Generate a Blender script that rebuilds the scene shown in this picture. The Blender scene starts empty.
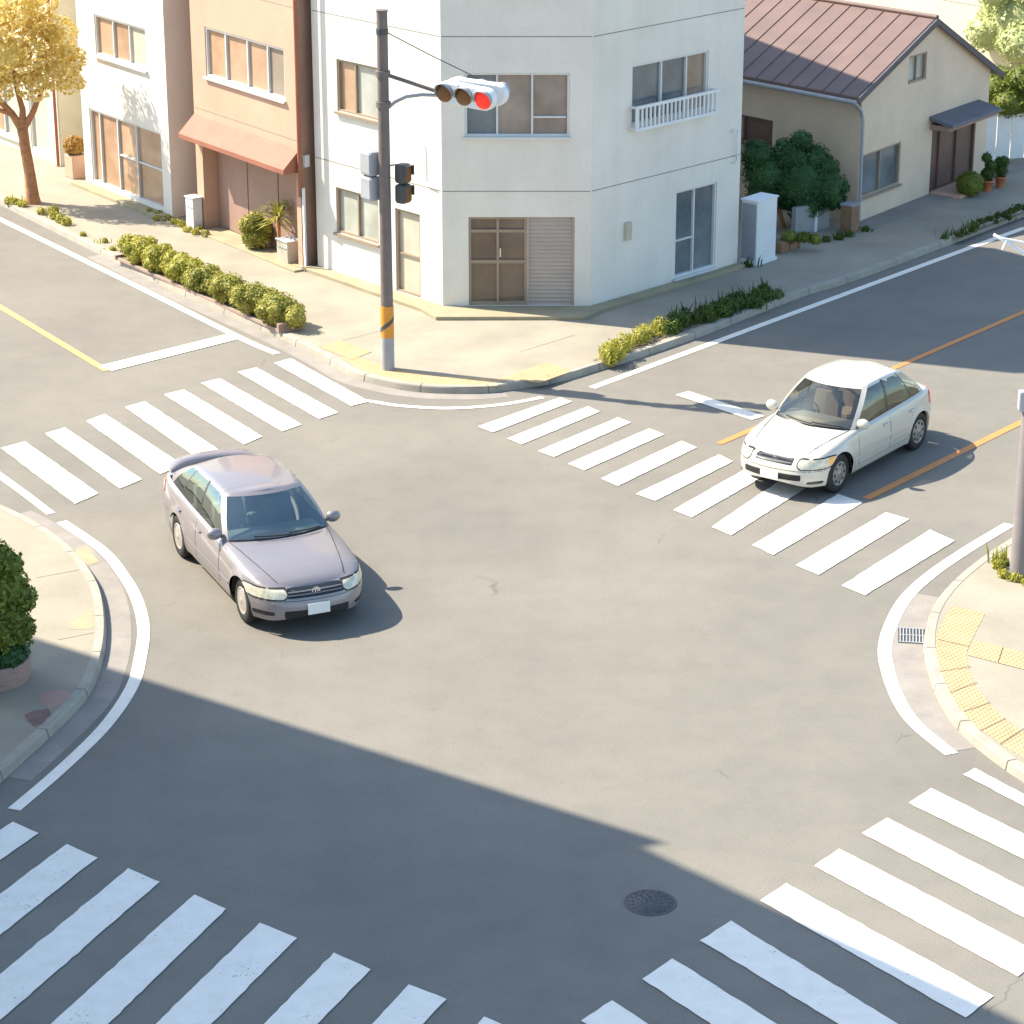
import bpy, math, random
import numpy as np
from math import sin, cos, pi, radians, hypot, sqrt, atan2
random.seed(5); rng = np.random.default_rng(5)
sc = bpy.context.scene
C = sc.collection
# ------------------------------------------------------------------ camera geometry (surveyed from the street)
FOC, PITCH, CAMH = 2593.0, radians(20.4), 14.4
def ray(px, py):
    dx = (px-512)/FOC; dy = (512-py)/FOC
    return (dx, cos(PITCH)+dy*sin(PITCH), -sin(PITCH)+dy*cos(PITCH))
def G(px, py, z=0.0):
    d = ray(px, py); t = (z-CAMH)/d[2]
    return (d[0]*t, d[1]*t)
# ------------------------------------------------------------------ mesh helpers
class MB:
    def __init__(s): s.v = []; s.f = []; s.m = []; s.sm = []
    def face(s, pts, m=0, smooth=False):
        b = len(s.v); s.v += [tuple(p) for p in pts]; s.f.append(tuple(range(b, b+len(pts)))); s.m.append(m); s.sm.append(smooth)
    def raw(s, vs, fs, m=0, smooth=False):
        b = len(s.v); s.v += [tuple(p) for p in vs]
        for f in fs: s.f.append(tuple(b+i for i in f)); s.m.append(m); s.sm.append(smooth)
    def grid(s, rows, m=0, smooth=True, closed=False, flip=False):
        n = len(rows); k = len(rows[0]); vs = [p for r in rows for p in r]; fs = []
        for i in range(n-1):
            for j in range(k if closed else k-1):
                a, b, c, d = i*k+j, i*k+(j+1) % k, (i+1)*k+(j+1) % k, (i+1)*k+j
                fs.append((a, d, c, b) if flip else (a, b, c, d))
        s.raw(vs, fs, m, smooth)
    def box(s, c, d, rz=0.0, m=0, bev=0.0):
        x, y, z = d[0]/2, d[1]/2, d[2]/2
        cr, sr = cos(rz), sin(rz)
        if bev <= 0:
            vs = [(-x,-y,-z),(x,-y,-z),(x,y,-z),(-x,y,-z),(-x,-y,z),(x,-y,z),(x,y,z),(-x,y,z)]
            fs = [(0,3,2,1),(4,5,6,7),(0,1,5,4),(1,2,6,5),(2,3,7,6),(3,0,4,7)]
        else:
            b = min(bev, x*.9, y*.9, z*.9)
            def ring(ix, zz):
                a, c2 = x-ix, y-ix; b2 = b*0.6
                return [(-a+b2,-c2,zz),(a-b2,-c2,zz),(a,-c2+b2,zz),(a,c2-b2,zz),(a-b2,c2,zz),(-a+b2,c2,zz),(-a,c2-b2,zz),(-a,-c2+b2,zz)]
            rs = [ring(b,-z), ring(b*.3,-z+b*.3), ring(0,-z+b), ring(0,z-b), ring(b*.3,z-b*.3), ring(b,z)]
            vs = [p for r in rs for p in r]; fs = []
            for i in range(5):
                for j in range(8): fs.append((i*8+j, i*8+(j+1)%8, (i+1)*8+(j+1)%8, (i+1)*8+j))
            fs.append(tuple(range(7,-1,-1))); fs.append(tuple(range(40,48)))
        vs = [(c[0]+p[0]*cr-p[1]*sr, c[1]+p[0]*sr+p[1]*cr, c[2]+p[2]) for p in vs]
        s.raw(vs, fs, m)
    def prism(s, poly, z0, z1, m=0, top=True, bottom=True):
        n = len(poly); a = sum(poly[i][0]*poly[(i+1)%n][1]-poly[(i+1)%n][0]*poly[i][1] for i in range(n))
        if a < 0: poly = poly[::-1]
        vs = [(p[0],p[1],z0) for p in poly]+[(p[0],p[1],z1) for p in poly]
        fs = [(i,(i+1)%n,n+(i+1)%n,n+i) for i in range(n)]
        if top: fs.append(tuple(range(n,2*n)))
        if bottom: fs.append(tuple(range(n-1,-1,-1)))
        s.raw(vs, fs, m)
    def tube(s, pts, r, n=10, m=0, caps=True, smooth=True):
        rows = []; k = len(pts)
        rr = r if isinstance(r, (list, tuple)) else [r]*k
        for i, p in enumerate(pts):
            p = np.array(p, float); a = np.array(pts[max(0,i-1)], float); b = np.array(pts[min(k-1,i+1)], float)
            t = b-a; t /= max(1e-9, np.linalg.norm(t))
            u = np.cross(t, (0,0,1)) if abs(t[2]) < .93 else np.cross(t, (1,0,0))
            u /= np.linalg.norm(u); w = np.cross(u, t)
            rows.append([tuple(p+rr[i]*(cos(2*pi*j/n)*u+sin(2*pi*j/n)*w)) for j in range(n)])
        s.grid(rows, m, smooth, closed=True)
        if caps: s.face(rows[0][::-1], m); s.face(rows[-1], m)
    def lathe(s, prof, c=(0,0,0), axis='z', n=32, m=0, smooth=True):
        rows = []
        for r, h in prof:
            row = []
            for j in range(n):
                a = 2*pi*j/n
                if axis == 'z': row.append((c[0]+r*cos(a), c[1]+r*sin(a), c[2]+h))
                else: row.append((c[0]+r*cos(a), c[1]+h, c[2]+r*sin(a)))
            rows.append(row)
        s.grid(rows, m, smooth, closed=True)
    def build(s, name, mats, parent=None, bevel=0.0):
        me = bpy.data.meshes.new(name); me.from_pydata(s.v, [], s.f)
        for q in (mats if isinstance(mats, (list, tuple)) else [mats]): me.materials.append(q)
        me.polygons.foreach_set('material_index', s.m); me.polygons.foreach_set('use_smooth', s.sm); me.update()
        o = bpy.data.objects.new(name, me); C.objects.link(o)
        if parent is not None: o.parent = parent
        if bevel:
            b = o.modifiers.new('b', 'BEVEL'); b.width = bevel; b.segments = 2; b.limit_method = 'ANGLE'
        return o
def thing(name, label, cat, loc=(0,0,0), rz=0.0, group=None):
    o = bpy.data.objects.new(name, None); o.empty_display_size = .2; C.objects.link(o)
    o.location = loc; o.rotation_euler = (0,0,rz); tag(o, label, cat, group); return o
def tag(o, label, cat, group=None):
    o['label'] = label; o['category'] = cat
    if group: o['group'] = group
    return o
def struct(o): o['kind'] = 'structure'; return o
def copy_tree(o, parent=None):
    c = o.copy(); C.objects.link(c); c.parent = parent
    for ch in list(o.children): copy_tree(ch, c)
    return c
# ------------------------------------------------------------------ materials
def mat(name, col, rough=.8, var=.12, scale=3.0, fine=0.0, fscale=60, metal=0.0, coat=0.0, bump=0.0, bscale=80, tint=None, spec=.5, streak=0):
    m = bpy.data.materials.new(name); m.use_nodes = True; nt = m.node_tree; N = nt.nodes; L = nt.links
    p = N['Principled BSDF']; p.inputs['Roughness'].default_value = rough; p.inputs['Metallic'].default_value = metal
    p.inputs['Coat Weight'].default_value = coat; p.inputs['Coat Roughness'].default_value = .06
    p.inputs['Specular IOR Level'].default_value = spec
    tc = N.new('ShaderNodeTexCoord'); src = tc.outputs['Object']
    nz = N.new('ShaderNodeTexNoise'); nz.inputs['Scale'].default_value = scale; nz.inputs['Detail'].default_value = 6; nz.inputs['Roughness'].default_value = .6
    L.new(src, nz.inputs['Vector'])
    r = N.new('ShaderNodeValToRGB'); e = r.color_ramp.elements
    c0 = [max(0, c*(1-var)) for c in col]; c1 = [min(1, c*(1+var)) for c in (tint or col)]
    e[0].position = .3; e[0].color = (*c0, 1); e[1].position = .7; e[1].color = (*c1, 1)
    L.new(nz.outputs['Fac'], r.inputs['Fac']); out = r.outputs['Color']
    if fine > 0:
        n2 = N.new('ShaderNodeTexNoise'); n2.inputs['Scale'].default_value = fscale; n2.inputs['Detail'].default_value = 3; L.new(src, n2.inputs['Vector'])
        mr = N.new('ShaderNodeMapRange'); mr.inputs[1].default_value = .3; mr.inputs[2].default_value = .7; mr.inputs[3].default_value = 1-fine; mr.inputs[4].default_value = 1+fine
        L.new(n2.outputs['Fac'], mr.inputs[0])
        mx = N.new('ShaderNodeVectorMath'); mx.operation = 'SCALE'; L.new(out, mx.inputs[0]); L.new(mr.outputs[0], mx.inputs['Scale']); out = mx.outputs[0]
    if streak > 0:
        mp = N.new('ShaderNodeMapping'); mp.inputs['Scale'].default_value = (2.2, 2.2, .35); L.new(src, mp.inputs['Vector'])
        n4 = N.new('ShaderNodeTexNoise'); n4.inputs['Scale'].default_value = 1; n4.inputs['Detail'].default_value = 6; n4.inputs['Roughness'].default_value = .65; L.new(mp.outputs[0], n4.inputs['Vector'])
        m2 = N.new('ShaderNodeMapRange'); m2.inputs[1].default_value = .35; m2.inputs[2].default_value = .62; m2.inputs[3].default_value = 1-streak; m2.inputs[4].default_value = 1; L.new(n4.outputs['Fac'], m2.inputs[0])
        m3 = N.new('ShaderNodeVectorMath'); m3.operation = 'SCALE'; L.new(out, m3.inputs[0]); L.new(m2.outputs[0], m3.inputs['Scale']); out = m3.outputs[0]
    L.new(out, p.inputs['Base Color'])
    if bump > 0:
        n3 = N.new('ShaderNodeTexNoise'); n3.inputs['Scale'].default_value = bscale; n3.inputs['Detail'].default_value = 4; L.new(src, n3.inputs['Vector'])
        b = N.new('ShaderNodeBump'); b.inputs['Strength'].default_value = bump; b.inputs['Distance'].default_value = .01
        L.new(n3.outputs['Fac'], b.inputs['Height']); L.new(b.outputs[0], p.inputs['Normal'])
    return m
def asphalt(name, c0, c1, cspot):
    m = bpy.data.materials.new(name); m.use_nodes = True; nt = m.node_tree; N = nt.nodes; L = nt.links; p = N['Principled BSDF']
    p.inputs['Roughness'].default_value = .92; p.inputs['Specular IOR Level'].default_value = .25
    tc = N.new('ShaderNodeTexCoord')
    def noise(s, d=6, r=.6):
        n = N.new('ShaderNodeTexNoise'); n.inputs['Scale'].default_value = s; n.inputs['Detail'].default_value = d; n.inputs['Roughness'].default_value = r
        L.new(tc.outputs['Object'], n.inputs['Vector']); return n.outputs['Fac']
    def ramp(f, stops):
        r = N.new('ShaderNodeValToRGB'); e = r.color_ramp.elements
        e[0].position, e[0].color = stops[0]; e[1].position, e[1].color = stops[-1]
        for q in stops[1:-1]: x = e.new(q[0]); x.color = q[1]
        L.new(f, r.inputs['Fac']); return r.outputs['Color']
    base = ramp(noise(.22, 5), [(.35, (*c0, 1)), (.65, (*c1, 1))])
    def mul(a, b):
        x = N.new('ShaderNodeMix'); x.data_type = 'RGBA'; x.blend_type = 'MULTIPLY'; x.inputs[0].default_value = 1
        L.new(a, x.inputs[6]); L.new(b, x.inputs[7]); return x.outputs[2]
    w = lambda v: (v, v, v, 1)
    c = mul(base, ramp(noise(1.7, 8, .7), [(.35, w(.92)), (.55, w(1)), (.8, w(1.04))]))
    c = mul(c, ramp(noise(45, 4), [(.3, w(.84)), (.7, w(1.13))]))
    vo = N.new('ShaderNodeTexVoronoi'); vo.inputs['Scale'].default_value = 110; L.new(tc.outputs['Object'], vo.inputs['Vector'])
    c = mul(c, ramp(vo.outputs['Distance'], [(0, w(1.15)), (.5, w(.96))]))
    # hairline cracks where a distorted cell edge meets a patchy mask
    v2 = N.new('ShaderNodeTexVoronoi'); v2.feature = 'DISTANCE_TO_EDGE'; v2.inputs['Scale'].default_value = .34
    dn = N.new('ShaderNodeTexNoise'); dn.inputs['Scale'].default_value = 1.5; dn.inputs['Detail'].default_value = 6
    L.new(tc.outputs['Object'], dn.inputs['Vector'])
    va = N.new('ShaderNodeVectorMath'); va.operation = 'MULTIPLY_ADD'; va.inputs[1].default_value = (.5, .5, .5)
    L.new(dn.outputs['Color'], va.inputs[0]); L.new(tc.outputs['Object'], va.inputs[2]); L.new(va.outputs[0], v2.inputs['Vector'])
    cr = ramp(v2.outputs['Distance'], [(0, w(0)), (.006, w(1))])
    mk = ramp(noise(.55, 3), [(.33, w(0)), (.38, w(1))])
    sc_ = N.new('ShaderNodeMix'); sc_.data_type = 'RGBA'; sc_.blend_type = 'LIGHTEN'; sc_.inputs[0].default_value = 1
    L.new(cr, sc_.inputs[6]); L.new(mk, sc_.inputs[7])
    dk = N.new('ShaderNodeMix'); dk.data_type = 'RGBA'; L.new(sc_.outputs[2], dk.inputs[0]); dk.inputs[6].default_value = (*cspot, 1); L.new(c, dk.inputs[7])
    L.new(dk.outputs[2], p.inputs['Base Color'])
    b = N.new('ShaderNodeBump'); b.inputs['Strength'].default_value = .5; b.inputs['Distance'].default_value = .006
    L.new(noise(130, 4), b.inputs['Height']); L.new(b.outputs[0], p.inputs['Normal'])
    return m
def paintmark(name, col, wear=.5):
    m = mat(name, col, .7, .06, 4, .05, 90)
    nt = m.node_tree; N = nt.nodes; L = nt.links; p = N['Principled BSDF']
    tr = N.new('ShaderNodeBsdfTransparent'); mx = N.new('ShaderNodeMixShader'); out = N['Material Output']
    tc = N.new('ShaderNodeTexCoord'); n = N.new('ShaderNodeTexNoise'); n.inputs['Scale'].default_value = 26; n.inputs['Detail'].default_value = 8; n.inputs['Roughness'].default_value = .75
    L.new(tc.outputs['Object'], n.inputs['Vector'])
    n2 = N.new('ShaderNodeTexNoise'); n2.inputs['Scale'].default_value = 1.6; n2.inputs['Detail'].default_value = 3; L.new(tc.outputs['Object'], n2.inputs['Vector'])
    ad = N.new('ShaderNodeMath'); ad.operation = 'MULTIPLY_ADD'; ad.inputs[1].default_value = .35; L.new(n2.outputs['Fac'], ad.inputs[0]); L.new(n.outputs['Fac'], ad.inputs[2])
    r = N.new('ShaderNodeMapRange'); r.inputs[1].default_value = .86-.1*wear; r.inputs[2].default_value = .92-.1*wear; L.new(ad.outputs[0], r.inputs[0])
    L.new(r.outputs[0], mx.inputs[0]); L.new(p.outputs[0], mx.inputs[1]); L.new(tr.outputs[0], mx.inputs[2]); L.new(mx.outputs[0], out.inputs['Surface'])
    return m
def leafmat(name, ca, cb, cc):
    m = bpy.data.materials.new(name); m.use_nodes = True; nt = m.node_tree; N = nt.nodes; L = nt.links; p = N['Principled BSDF']
    g = N.new('ShaderNodeNewGeometry'); tc = N.new('ShaderNodeTexCoord')
    n = N.new('ShaderNodeTexNoise'); n.inputs['Scale'].default_value = 2.2; n.inputs['Detail'].default_value = 3; L.new(tc.outputs['Object'], n.inputs['Vector'])
    a = N.new('ShaderNodeMath'); a.operation = 'MULTIPLY_ADD'; a.inputs[1].default_value = .45; L.new(g.outputs['Random Per Island'], a.inputs[0]); L.new(n.outputs['Fac'], a.inputs[2])
    r = N.new('ShaderNodeValToRGB'); e = r.color_ramp.elements; e[0].position = .4; e[0].color = (*ca, 1); e[1].position = 1.0; e[1].color = (*cc, 1)
    x = e.new(.68); x.color = (*cb, 1); L.new(a.outputs[0], r.inputs['Fac']); L.new(r.outputs[0], p.inputs['Base Color'])
    p.inputs['Roughness'].default_value = .55; p.inputs['Specular IOR Level'].default_value = .3
    t = N.new('ShaderNodeBsdfTranslucent'); L.new(r.outputs[0], t.inputs['Color']); mx = N.new('ShaderNodeMixShader'); mx.inputs[0].default_value = .3
    L.new(p.outputs[0], mx.inputs[1]); L.new(t.outputs[0], mx.inputs[2]); L.new(mx.outputs[0], N['Material Output'].inputs['Surface'])
    return m
def glassmat(name, tint, refl=.12):
    m = bpy.data.materials.new(name); m.use_nodes = True; nt = m.node_tree; N = nt.nodes; L = nt.links
    N.remove(N['Principled BSDF']); t = N.new('ShaderNodeBsdfTransparent'); t.inputs[0].default_value = (*tint, 1)
    g = N.new('ShaderNodeBsdfGlossy'); g.inputs['Roughness'].default_value = .03; g.inputs[0].default_value = (.90,1,.98,1)
    lw = N.new('ShaderNodeLayerWeight'); lw.inputs[0].default_value = .25
    mr = N.new('ShaderNodeMapRange'); mr.inputs[3].default_value = refl; mr.inputs[4].default_value = .75; L.new(lw.outputs['Fresnel'], mr.inputs[0])
    mx = N.new('ShaderNodeMixShader'); L.new(mr.outputs[0], mx.inputs[0]); L.new(t.outputs[0], mx.inputs[1]); L.new(g.outputs[0], mx.inputs[2])
    L.new(mx.outputs[0], N['Material Output'].inputs['Surface']); return m
def brick(name, c1, c2, mortar, scale=6):
    m = mat(name, c1, .85); nt = m.node_tree; N = nt.nodes; L = nt.links; p = N['Principled BSDF']
    tc = N.new('ShaderNodeTexCoord'); b = N.new('ShaderNodeTexBrick'); b.inputs['Color1'].default_value = (*c1,1); b.inputs['Color2'].default_value = (*c2,1); b.inputs['Mortar'].default_value = (*mortar,1)
    b.inputs['Scale'].default_value = scale; b.inputs['Mortar Size'].default_value = .03
    mp = N.new('ShaderNodeMapping'); mp.inputs['Rotation'].default_value = (radians(90), 0, 0); L.new(tc.outputs['Object'], mp.inputs['Vector'])
    L.new(mp.outputs[0], b.inputs['Vector']); L.new(b.outputs['Color'], p.inputs['Base Color']); return m
M = {}
M['road'] = asphalt('worn asphalt', (.182,.168,.146), (.218,.200,.171), (.12,.11,.10))
M['gutter'] = mat('gutter concrete', (.25,.225,.20), .9, .14, 2.2, .1, 70, bump=.3)
M['kerb'] = mat('kerb stone', (.33,.30,.245), .88, .14, 3, .1, 60, bump=.3)
M['pave'] = mat('pavement concrete', (.29,.258,.20), .9, .13, .9, .08, 50, bump=.25)
M['pave2'] = mat('shaded side pavement', (.27,.26,.25), .9, .13, .9, .08, 50, bump=.25)
M['apron'] = mat('building apron', (.32,.275,.175), .9, .14, 2, .08, 50)
M['soil'] = mat('soil', (.16,.12,.08), .95, .25, 2, .2, 30, bump=.5, bscale=25)
M['lot'] = mat('lot gravel', (.24,.22,.19), .95, .15, 1.2, .12, 30, bump=.5)
M['white_paint'] = paintmark('white road paint', (.80,.725,.63), .5)
M['orange_paint'] = paintmark('orange road paint', (.56,.33,.13), .7)
M['orange_line'] = paintmark('deeper orange road paint', (.56,.225,.065), .7)
M['tactile'] = mat('yellow tactile block', (.42,.30,.165), .8, .12, 3, .08, 60)
def dots(m):
    nt = m.node_tree; N = nt.nodes; L = nt.links; tc = N.new('ShaderNodeTexCoord'); v = N.new('ShaderNodeTexVoronoi'); v.voronoi_dimensions = '2D'; v.inputs['Scale'].default_value = 14; v.inputs['Randomness'].default_value = 0
    mp = N.new('ShaderNodeMapping'); mp.inputs['Rotation'].default_value = (0,0,radians(42)); L.new(tc.outputs['Object'], mp.inputs['Vector']); L.new(mp.outputs[0], v.inputs['Vector'])
    r = N.new('ShaderNodeMapRange'); r.inputs[1].default_value = .22; r.inputs[2].default_value = .40; r.inputs[3].default_value = 1; r.inputs[4].default_value = 0; L.new(v.outputs['Distance'], r.inputs[0])
    b = N.new('ShaderNodeBump'); b.inputs['Strength'].default_value = .8; b.inputs['Distance'].default_value = .012; L.new(r.outputs[0], b.inputs['Height']); L.new(b.outputs[0], N['Principled BSDF'].inputs['Normal'])
dots(M['tactile'])
M['joint'] = mat('dark joint', (.06,.055,.05), .9)
M['wjoint'] = mat('wall joint', (.26,.24,.21), .9)
M['stain'] = mat('rust stain', (.20,.12,.10), .9, .2, 5)
M['cream'] = mat('cream render', (.74,.69,.61), .85, .06, .8, .03, 30, bump=.15, bscale=60, streak=.05)
M['palewall'] = mat('pale plaster', (.68,.62,.48), .85, .06, .8, .03, 30)
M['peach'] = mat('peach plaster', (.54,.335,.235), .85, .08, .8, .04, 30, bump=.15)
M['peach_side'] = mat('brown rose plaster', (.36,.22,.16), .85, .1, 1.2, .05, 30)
M['awning'] = mat('terracotta awning', (.31,.115,.07), .7, .12, 2, .05, 40)
M['tanwall'] = mat('tan plaster', (.66,.52,.385), .88, .08, .9, .05, 30, bump=.2, streak=.04)
M['rooftile'] = mat('faded red roof sheet', (.155,.10,.088), .65, .14, 1.1, .06, 30)
M['fascia'] = mat('dark fascia', (.085,.075,.085), .6, .12)
M['greyroof'] = mat('slate awning sheet', (.11,.12,.145), .55, .15, 2)
M['brown_door'] = mat('brown door panels', (.15,.085,.065), .6, .15, 2, .06, 30)
M['brown_panel'] = mat('brown garage panel', (.34,.21,.165), .7, .1, 1.4, .05, 30)
M['alu'] = mat('white aluminium frame', (.62,.62,.60), .45, .05, spec=.5)
M['tan_alu'] = mat('bronze frame', (.30,.23,.16), .5, .1)
M['shutter'] = mat('beige shutter', (.42,.34,.28), .6, .08, 2)
M['grey_metal'] = mat('grey painted metal', (.32,.33,.35), .5, .1, 3)
M['dark_metal'] = mat('dark metal', (.06,.065,.07), .45, .15, 3)
M['white_metal'] = mat('white painted metal', (.70,.71,.71), .4, .06, 2)
M['pole'] = mat('taupe steel pole', (.155,.125,.115), .6, .15, 2.5, .08, 40)
M['rpole'] = mat('pale concrete pole', (.21,.185,.18), .8, .12, 2.5, .08, 40)
M['band'] = mat('orange warning band', (.62,.26,.03), .6, .08)
M['black'] = mat('black rubber', (.012,.012,.013), .75, .2)
M['blackgloss'] = mat('black trim', (.012,.012,.014), .25, .2)
M['lens_off'] = mat('dark signal lens', (.17,.075,.022), .3, .15, 20)
M['pot'] = mat('terracotta pot', (.50,.17,.07), .75, .12, 6)
M['brick'] = brick('planter brick', (.40,.24,.19), (.33,.19,.15), (.30,.26,.22), 5)
M['brown_box'] = mat('brown planter', (.24,.14,.08), .8, .2, 3)
M['bark'] = mat('warm bark', (.38,.18,.085), .9, .3, 6, .15, 30, bump=.8, bscale=20)
M['grey_concrete'] = mat('grey block wall', (.30,.30,.30), .9, .15, 2, .1, 40)
M['iron'] = mat('cast iron', (.085,.085,.09), .6, .25, 8, metal=.3)
M['interior'] = mat('car interior grey', (.26,.27,.26), .8, .1)
M['interior_beige'] = mat('car interior beige', (.34,.28,.21), .8, .1)
M['chrome'] = mat('chrome', (.75,.76,.78), .12, .02, metal=1.0)
M['bar'] = mat('dull grille bar', (.13,.13,.14), .4, .05)
M['wind_tan'] = glassmat('warm grey car glass', (.60,.58,.50), .09)
M['plate'] = mat('number plate', (.72,.72,.70), .5, .03)
M['rim'] = mat('wheel rim', (.50,.46,.42), .38, .06, metal=.5)
M['rim_dark'] = mat('wheel rim grey', (.30,.29,.28), .42, .06, metal=.5)
M['red_lens'] = mat('red tail lens', (.55,.02,.01), .15, .05, coat=1)
M['amber'] = mat('amber lens', (.75,.32,.03), .15, .05, coat=1)
M['head'] = mat('headlamp reflector', (.52,.49,.38), .12, .25, 14, coat=1)
M['wind'] = glassmat('windscreen glass', (.55,.64,.60), .20)
M['carpaint_grey'] = mat('mauve grey car paint', (.235,.212,.222), .35, .03, 2, metal=.25, coat=.6)
M['carpaint_white'] = mat('ivory car paint', (.50,.475,.41), .35, .03, 2, coat=.8)
M['curtain'] = mat('pale blind', (.50,.45,.35), .8, .08)
def pane(name, ca, cb):
    m = mat(name, ca, .12, .2, .8, tint=cb, spec=.6); return m
M['pane_blue'] = pane('blue grey window pane', (.09,.11,.125), (.17,.19,.195))
M['pane_tan'] = pane('pane before tan curtain', (.25,.185,.14), (.33,.27,.22))
M['pane_orange'] = pane('pane with warm curtain', (.40,.22,.12), (.44,.30,.20))
M['pane_brown'] = pane('brown glass', (.12,.085,.06), (.17,.12,.085))
M['pane_pale'] = pane('pale frosted pane', (.38,.38,.33), (.46,.46,.40))
M['leaf_hedge'] = leafmat('hedge leaves', (.10,.12,.015), (.30,.29,.05), (.50,.44,.11))
M['leaf_dark'] = leafmat('dark evergreen leaves', (.016,.048,.012), (.040,.105,.034), (.08,.17,.055))
M['leaf_olive'] = leafmat('olive leaves', (.075,.105,.014), (.16,.20,.03), (.27,.30,.055))
M['leaf_mid'] = leafmat('mid green leaves', (.03,.065,.012), (.065,.12,.02), (.12,.17,.03))
M['leaf_glow_gold'] = leafmat('glow tinted golden leaves', (.60,.43,.09), (.80,.62,.18), (.88,.76,.36))  # warm sun glow of the upper left is put into this leaf colour
M['leaf_yel'] = leafmat('yellow green weeds', (.18,.19,.025), (.38,.36,.055), (.54,.48,.10))
M['leaf_orange'] = leafmat('orange shrub leaves', (.30,.15,.03), (.45,.25,.06), (.5,.32,.1))
M['leaf_pale'] = leafmat('pale far leaves', (.32,.37,.15), (.46,.50,.22), (.58,.60,.32))
# ------------------------------------------------------------------ foliage
def leaves(mb, blobs, n, size, upbias=.3, blade=False):
    """many small leaf quads spread through the outer shell of a set of lumps (cx,cy,cz,rx,ry,rz)"""
    vol = np.array([b[3]*b[4]*b[5] for b in blobs])**(2/3); vol = vol/vol.sum()
    idx = rng.choice(len(blobs), n, p=vol); B = np.array(blobs)[idx]
    d = rng.normal(size=(n,3)); d /= np.linalg.norm(d, axis=1)[:,None]
    r = 1-np.abs(rng.normal(0, .16, n)); r = np.clip(r, .3, 1.05)
    c = B[:,:3]+d*B[:,3:6]*r[:,None]
    keep = np.ones(n, bool)
    for b in blobs:
        q = (c-np.array(b[:3]))/np.array(b[3:6]); keep &= (q**2).sum(1) > .42
    keep &= c[:,2] > .04
    c = c[keep]; d = d[keep]; k = len(c)
    nr = d+rng.normal(0, .55, (k,3)); nr[:,2] += upbias; nr /= np.linalg.norm(nr, axis=1)[:,None]
    a = np.cross(nr, rng.normal(size=(k,3))); a /= np.linalg.norm(a, axis=1)[:,None]; b2 = np.cross(nr, a)
    s = size*rng.uniform(.6, 1.35, k)[:,None]
    p0 = c-a*s; p1 = c+b2*s*.55+nr*s*.12; p2 = c+a*s; p3 = c-b2*s*.55+nr*s*.12
    base = len(mb.v); V = np.stack([p0,p1,p2,p3],1).reshape(-1,3)
    mb.v += [tuple(x) for x in V.tolist()]
    for i in range(k):
        o = base+4*i; mb.f.append((o,o+1,o+2,o+3)); mb.m.append(0); mb.sm.append(False)
def core(mb, blobs, sc_=.80, m=0):
    """lumpy inner body that keeps the crown from being see-through"""
    for b in blobs:
        rows = []; ph = random.random()*6
        for i in range(9):
            t = pi*i/8
            rows.append([(b[0]+b[3]*sc_*sin(t)*cos(2*pi*j/12)*(1+.12*sin(3*j+ph+i)), b[1]+b[4]*sc_*sin(t)*sin(2*pi*j/12)*(1+.12*cos(2*j+ph)), max(.02, b[2]+b[5]*sc_*cos(t))) for j in range(12)])
        mb.grid(rows, m, True, closed=True, flip=True)
def tufts(mb, pts, h, n=9, spread=.08, wid=.012):
    for (x, y, z) in pts:
        for _ in range(n):
            a = random.uniform(0, 2*pi); l = h*random.uniform(.5, 1.2); q = random.uniform(.1, .6)*l
            bx, by = x+random.gauss(0, spread), y+random.gauss(0, spread); w = wid*random.uniform(.7, 1.4)
            px_, py_ = -sin(a)*w, cos(a)*w
            r = [[(bx-px_, by-py_, z), (bx+px_, by+py_, z)],
                 [(bx+cos(a)*q*.35-px_, by+sin(a)*q*.35-py_, z+l*.6), (bx+cos(a)*q*.35+px_, by+sin(a)*q*.35+py_, z+l*.6)],
                 [(bx+cos(a)*q-px_*.15, by+sin(a)*q-py_*.15, z+l), (bx+cos(a)*q+px_*.15, by+sin(a)*q+py_*.15, z+l)]]
            mb.grid(r, 0, False)
# ------------------------------------------------------------------ ground, road, blocks
def sheet(name, poly, z, m):
    mb = MB(); n = len(poly); a = sum(poly[i][0]*poly[(i+1)%n][1]-poly[(i+1)%n][0]*poly[i][1] for i in range(n))
    if a < 0: poly = poly[::-1]
    me = bpy.data.meshes.new(name)
    from mathutils.geometry import tessellate_polygon
    from mathutils import Vector
    tri = tessellate_polygon([[Vector((p[0], p[1], 0)) for p in poly]])
    fs = []
    for t in tri:
        A, B_, C_ = [poly[i] for i in t]
        fs.append(t if (B_[0]-A[0])*(C_[1]-A[1])-(B_[1]-A[1])*(C_[0]-A[0]) > 0 else t[::-1])
    mb.raw([(p[0], p[1], z) for p in poly], fs)
    o = mb.build(name, m); return struct(o)
def crom(P, n=7):
    out = []
    for i in range(len(P)-1):
        p0 = P[max(0,i-1)]; p1 = P[i]; p2 = P[i+1]; p3 = P[min(len(P)-1,i+2)]
        for k in range(n):
            t = k/n
            out.append(tuple(.5*((2*p1[j])+(-p0[j]+p2[j])*t+(2*p0[j]-5*p1[j]+4*p2[j]-p3[j])*t*t+(-p0[j]+3*p1[j]-3*p2[j]+p3[j])*t**3) for j in range(2)))
    return out+[tuple(P[-1])]
def offset(P, d):
    out = []
    for i in range(len(P)):
        a = P[max(0,i-1)]; b = P[min(len(P)-1,i+1)]; dx, dy = b[0]-a[0], b[1]-a[1]; l = hypot(dx, dy) or 1
        out.append((P[i][0]-dy/l*d, P[i][1]+dx/l*d))
    return out
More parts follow.
